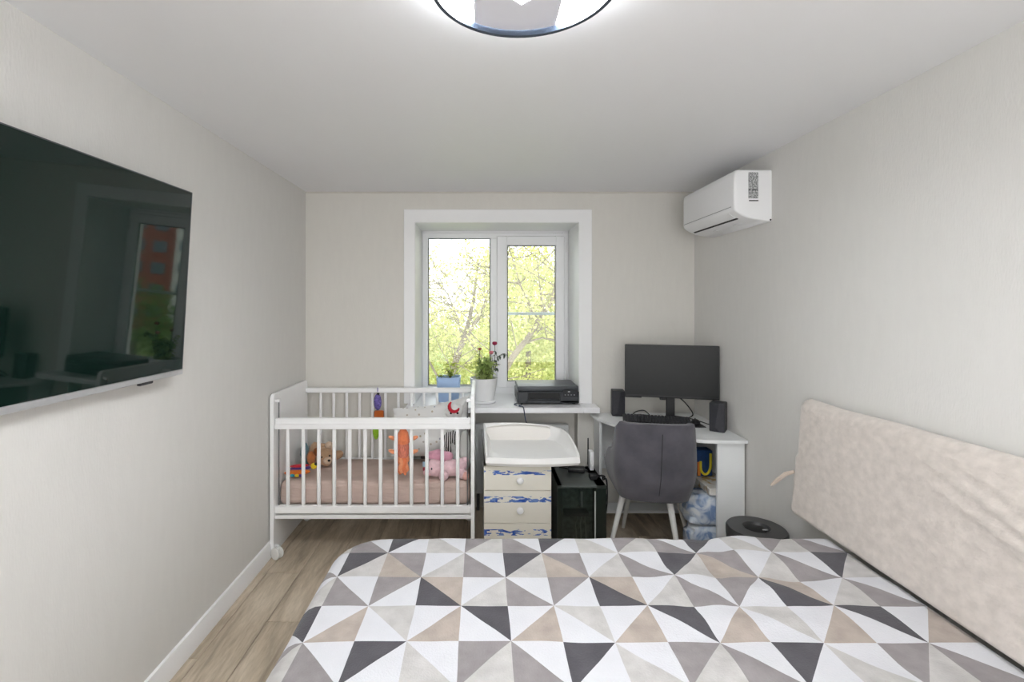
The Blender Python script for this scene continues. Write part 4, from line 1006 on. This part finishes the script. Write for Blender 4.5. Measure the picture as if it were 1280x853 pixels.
MB().box(QX0+.37, QX0+.385, QY0-.0045, QY0, QZ+.095, QZ+.102).build('indicator', silver_m, pr_)
for k in range(4): MB().tube([(QX0+.35+.022*k, QY0-.005, QZ+.075), (QX0+.35+.022*k, QY0, QZ+.075)], .005, 10).build('button', grey_m, pr_)
for x in (QX0+.03, QX1-.03):
    for y in (QY0+.05, QY1-.04): MB().tube([(x, y, QZ), (x, y, QZ+.013)], .012, 10).build('foot', black_m, pr_)
rebase(pr_, (.5, 3.74, QZ))

# ================================================================== PLANTS
soil_m = mk('potting_soil', srgb(70, 56, 44), .95, var=.3, vscale=60, bump=.5)
green_m = leaf_mat('leaf_green', srgb(184, 206, 84), srgb(232, 236, 140))
stem_m = mk('stem_green', srgb(96, 110, 60), .7, var=.15)
bp_ = thing('potted_plant', 'small green plant in a square pale blue pot on the window sill', 'plant', (-.246, 3.76, .82))
def sq_pot(w0, w1, h, t_):
    vs = []; fs = []
    for (w, z) in ((w0, 0), (w1, h), (w1-t_, h), (w1-t_-.004, h-.03)):
        n = 0
        for cx, cy in ((1, 1), (-1, 1), (-1, -1), (1, -1)):
            a0 = {(1, 1): 0, (-1, 1): PI/2, (-1, -1): PI, (1, -1): 1.5*PI}[(cx, cy)]
            for q in range(4): r = .02; a = a0+q*PI/6; vs.append((cx*(w-r)+r*math.cos(a), cy*(w-r)*.9+r*math.sin(a), z))
    for k in range(3):
        for i in range(16): fs.append((k*16+i, k*16+(i+1) % 16, (k+1)*16+(i+1) % 16, (k+1)*16+i))
    fs.append(tuple(range(16))[::-1]); fs.append(tuple(range(48, 64))); return MB().add(vs, fs)
sq_pot(.074, .092, .185, .008).build('pot', mk('blue_ceramic', srgb(176, 203, 240), .4, var=.02), bp_)
MB().ell((0, 0, .152), (.075, .065, .014)).build('soil', soil_m, bp_)
def leaf_blade(mb, base, d, L, w, curl, rnd):
    d = d.normalized(); side = d.cross(Vector((0, 0, 1)));
    if side.length < .1: side = Vector((1, 0, 0))
    side.normalize(); up = side.cross(d)
    pts = []
    for k, (u, ww) in enumerate(((0, .15), (.35, 1), (.7, .8), (1, .05))):
        c = base+d*L*u+up*(-curl*L*u*u); pts += [c-side*w*ww*.5, c+up*(-.12*w*ww), c+side*w*ww*.5]
    mb.add(pts, [(k*3+q, k*3+q+1, k*3+q+4, k*3+q+3) for k in range(3) for q in range(2)])
rnd = random.Random(21)
lf = MB(); stm = MB()
for k in range(64):
    a = rnd.uniform(0, 6.3); r_ = rnd.uniform(0, .05); h = .185+rnd.uniform(0, .10)
    b0 = Vector((.01+r_*math.cos(a)*.9, r_*math.sin(a), h))
    leaf_blade(lf, b0, Vector((math.cos(a), math.sin(a), rnd.uniform(-.1, .9))), rnd.uniform(.03, .05), rnd.uniform(.018, .028), .4, rnd)
for k in range(6): stm.tube([(.01, 0, .15), (.01+.02*math.cos(k), .02*math.sin(k), .23)], .003, 5)
stm.tube([(-.04, 0, .155), (-.065, -.01, .19), (-.088, -.02, .2)], .0025, 5)
for k in range(7): a = rnd.uniform(0, 6.3); leaf_blade(lf, Vector((-.075, -.01, .195)), Vector((math.cos(a), math.sin(a), .3)), .035, .02, .5, rnd)
stm.build('stem', stem_m, bp_); o = quick_mesh(lf, 'leaves', green_m, bp_); o['kind'] = 'stuff'
wp_ = thing('rose_plant', 'leafy potted rose with dark red blooms in a round white pot on the sill', 'plant', (.022, 3.69, .82))
MB().lathe([(.078, 0), (.09, .004), (.094, .018), (.088, .022)], (0, 0, 0), 40).build('saucer', white_m, wp_)
MB().lathe([(.07, .012), (.076, .016), (.093, .10), (.103, .175), (.106, .186), (.100, .188), (.096, .176), (.09, .16), (.001, .16)], (0, 0, 0), 40).build('pot', mk('white_ceramic', srgb(238, 238, 238), .25, var=.01), wp_)
MB().ell((0, 0, .158), (.088, .088, .010)).build('soil', soil_m, wp_)
lf = MB(); tips = []
for k in range(26):
    a = rnd.uniform(0, 6.3); R_ = rnd.uniform(.02, .085); H = rnd.uniform(.26, .36)
    p0 = (rnd.uniform(-.04, .05), rnd.uniform(-.04, .04), .155); p2 = (.01+R_*math.cos(a), R_*math.sin(a)*.8, H)
    p1 = ((p0[0]+p2[0])/2, (p0[1]+p2[1])/2, .24)
    MB().tube([p0, p1, p2], [.003, .0025, .0015], 5).build('stem', stem_m, wp_)
    for q in range(15):
        u = rnd.uniform(.1, 1.05); c = Vector(p0).lerp(Vector(p1), u*2) if u < .5 else Vector(p1).lerp(Vector(p2), u*2-1)
        an = rnd.uniform(0, 6.3); leaf_blade(lf, c, Vector((math.cos(an), math.sin(an), rnd.uniform(-.4, .6))), rnd.uniform(.032, .05), rnd.uniform(.02, .03), .4, rnd)
    tips.append(p2)
o = quick_mesh(lf, 'leaves', leaf_mat('rose_leaf', srgb(150, 182, 88), srgb(238, 242, 184)), wp_); o['kind'] = 'stuff'
lf = MB()
def stalk(pts): MB().tube(cat(pts), .0022, 5).build('stem', mk('dark_stem', srgb(74, 78, 62), .7), wp_)
stalk([(.05, 0, .16), (.075, 0, .28), (.085, -.01, .36), (.083, -.01, .435)])
stalk([(.05, 0, .16), (.09, -.01, .27), (.11, -.015, .345), (.16, -.02, .37)])
stalk([(-.02, 0, .16), (-.03, 0, .3), (-.03, 0, .395)])
stalk([(.03, -.02, .16), (.05, -.03, .3), (.055, -.03, .372)])
for c in ((.09, -.01, .36), (.10, -.012, .34), (.12, -.015, .355), (.15, -.02, .37), (.085, -.01, .32), (.095, -.01, .29), (.16, -.02, .365), (.085, -.01, .39), (.1, 0, .26)):
    for q in range(3): an = rnd.uniform(0, 6.3); leaf_blade(lf, Vector(c), Vector((math.cos(an), math.sin(an)*.6, rnd.uniform(-.8, .3))), rnd.uniform(.028, .04), rnd.uniform(.014, .02), .3, rnd)
leaf_blade(lf, Vector((.16, -.02, .37)), Vector((.7, -.2, -.6)), .05, .02, .2, rnd)
o = quick_mesh(lf, 'leaves', mk('dark_leaf', srgb(70, 84, 70), .5, var=.2, vscale=30), wp_); o['kind'] = 'stuff'
for c, s_, col in (((.083, -.012, .445), .019, (150, 24, 66)), ((-.03, 0, .402), .014, (150, 70, 70)), ((.056, -.032, .378), .018, (206, 120, 130))):
    f = MB()
    f.ell(c, (s_*.7, s_*.7, s_*.8), n=10, m=6)
    for k in range(6): a = k*1.05; f.ell((c[0]+s_*.5*math.cos(a), c[1]+s_*.5*math.sin(a), c[2]+.1*s_), (s_*.5, s_*.5, s_*.65), n=8, m=5)
    f.build('flower', mk('petal_%d' % col[0]+str(col[1]), srgb(*col), .6, var=.2, vscale=60), wp_)
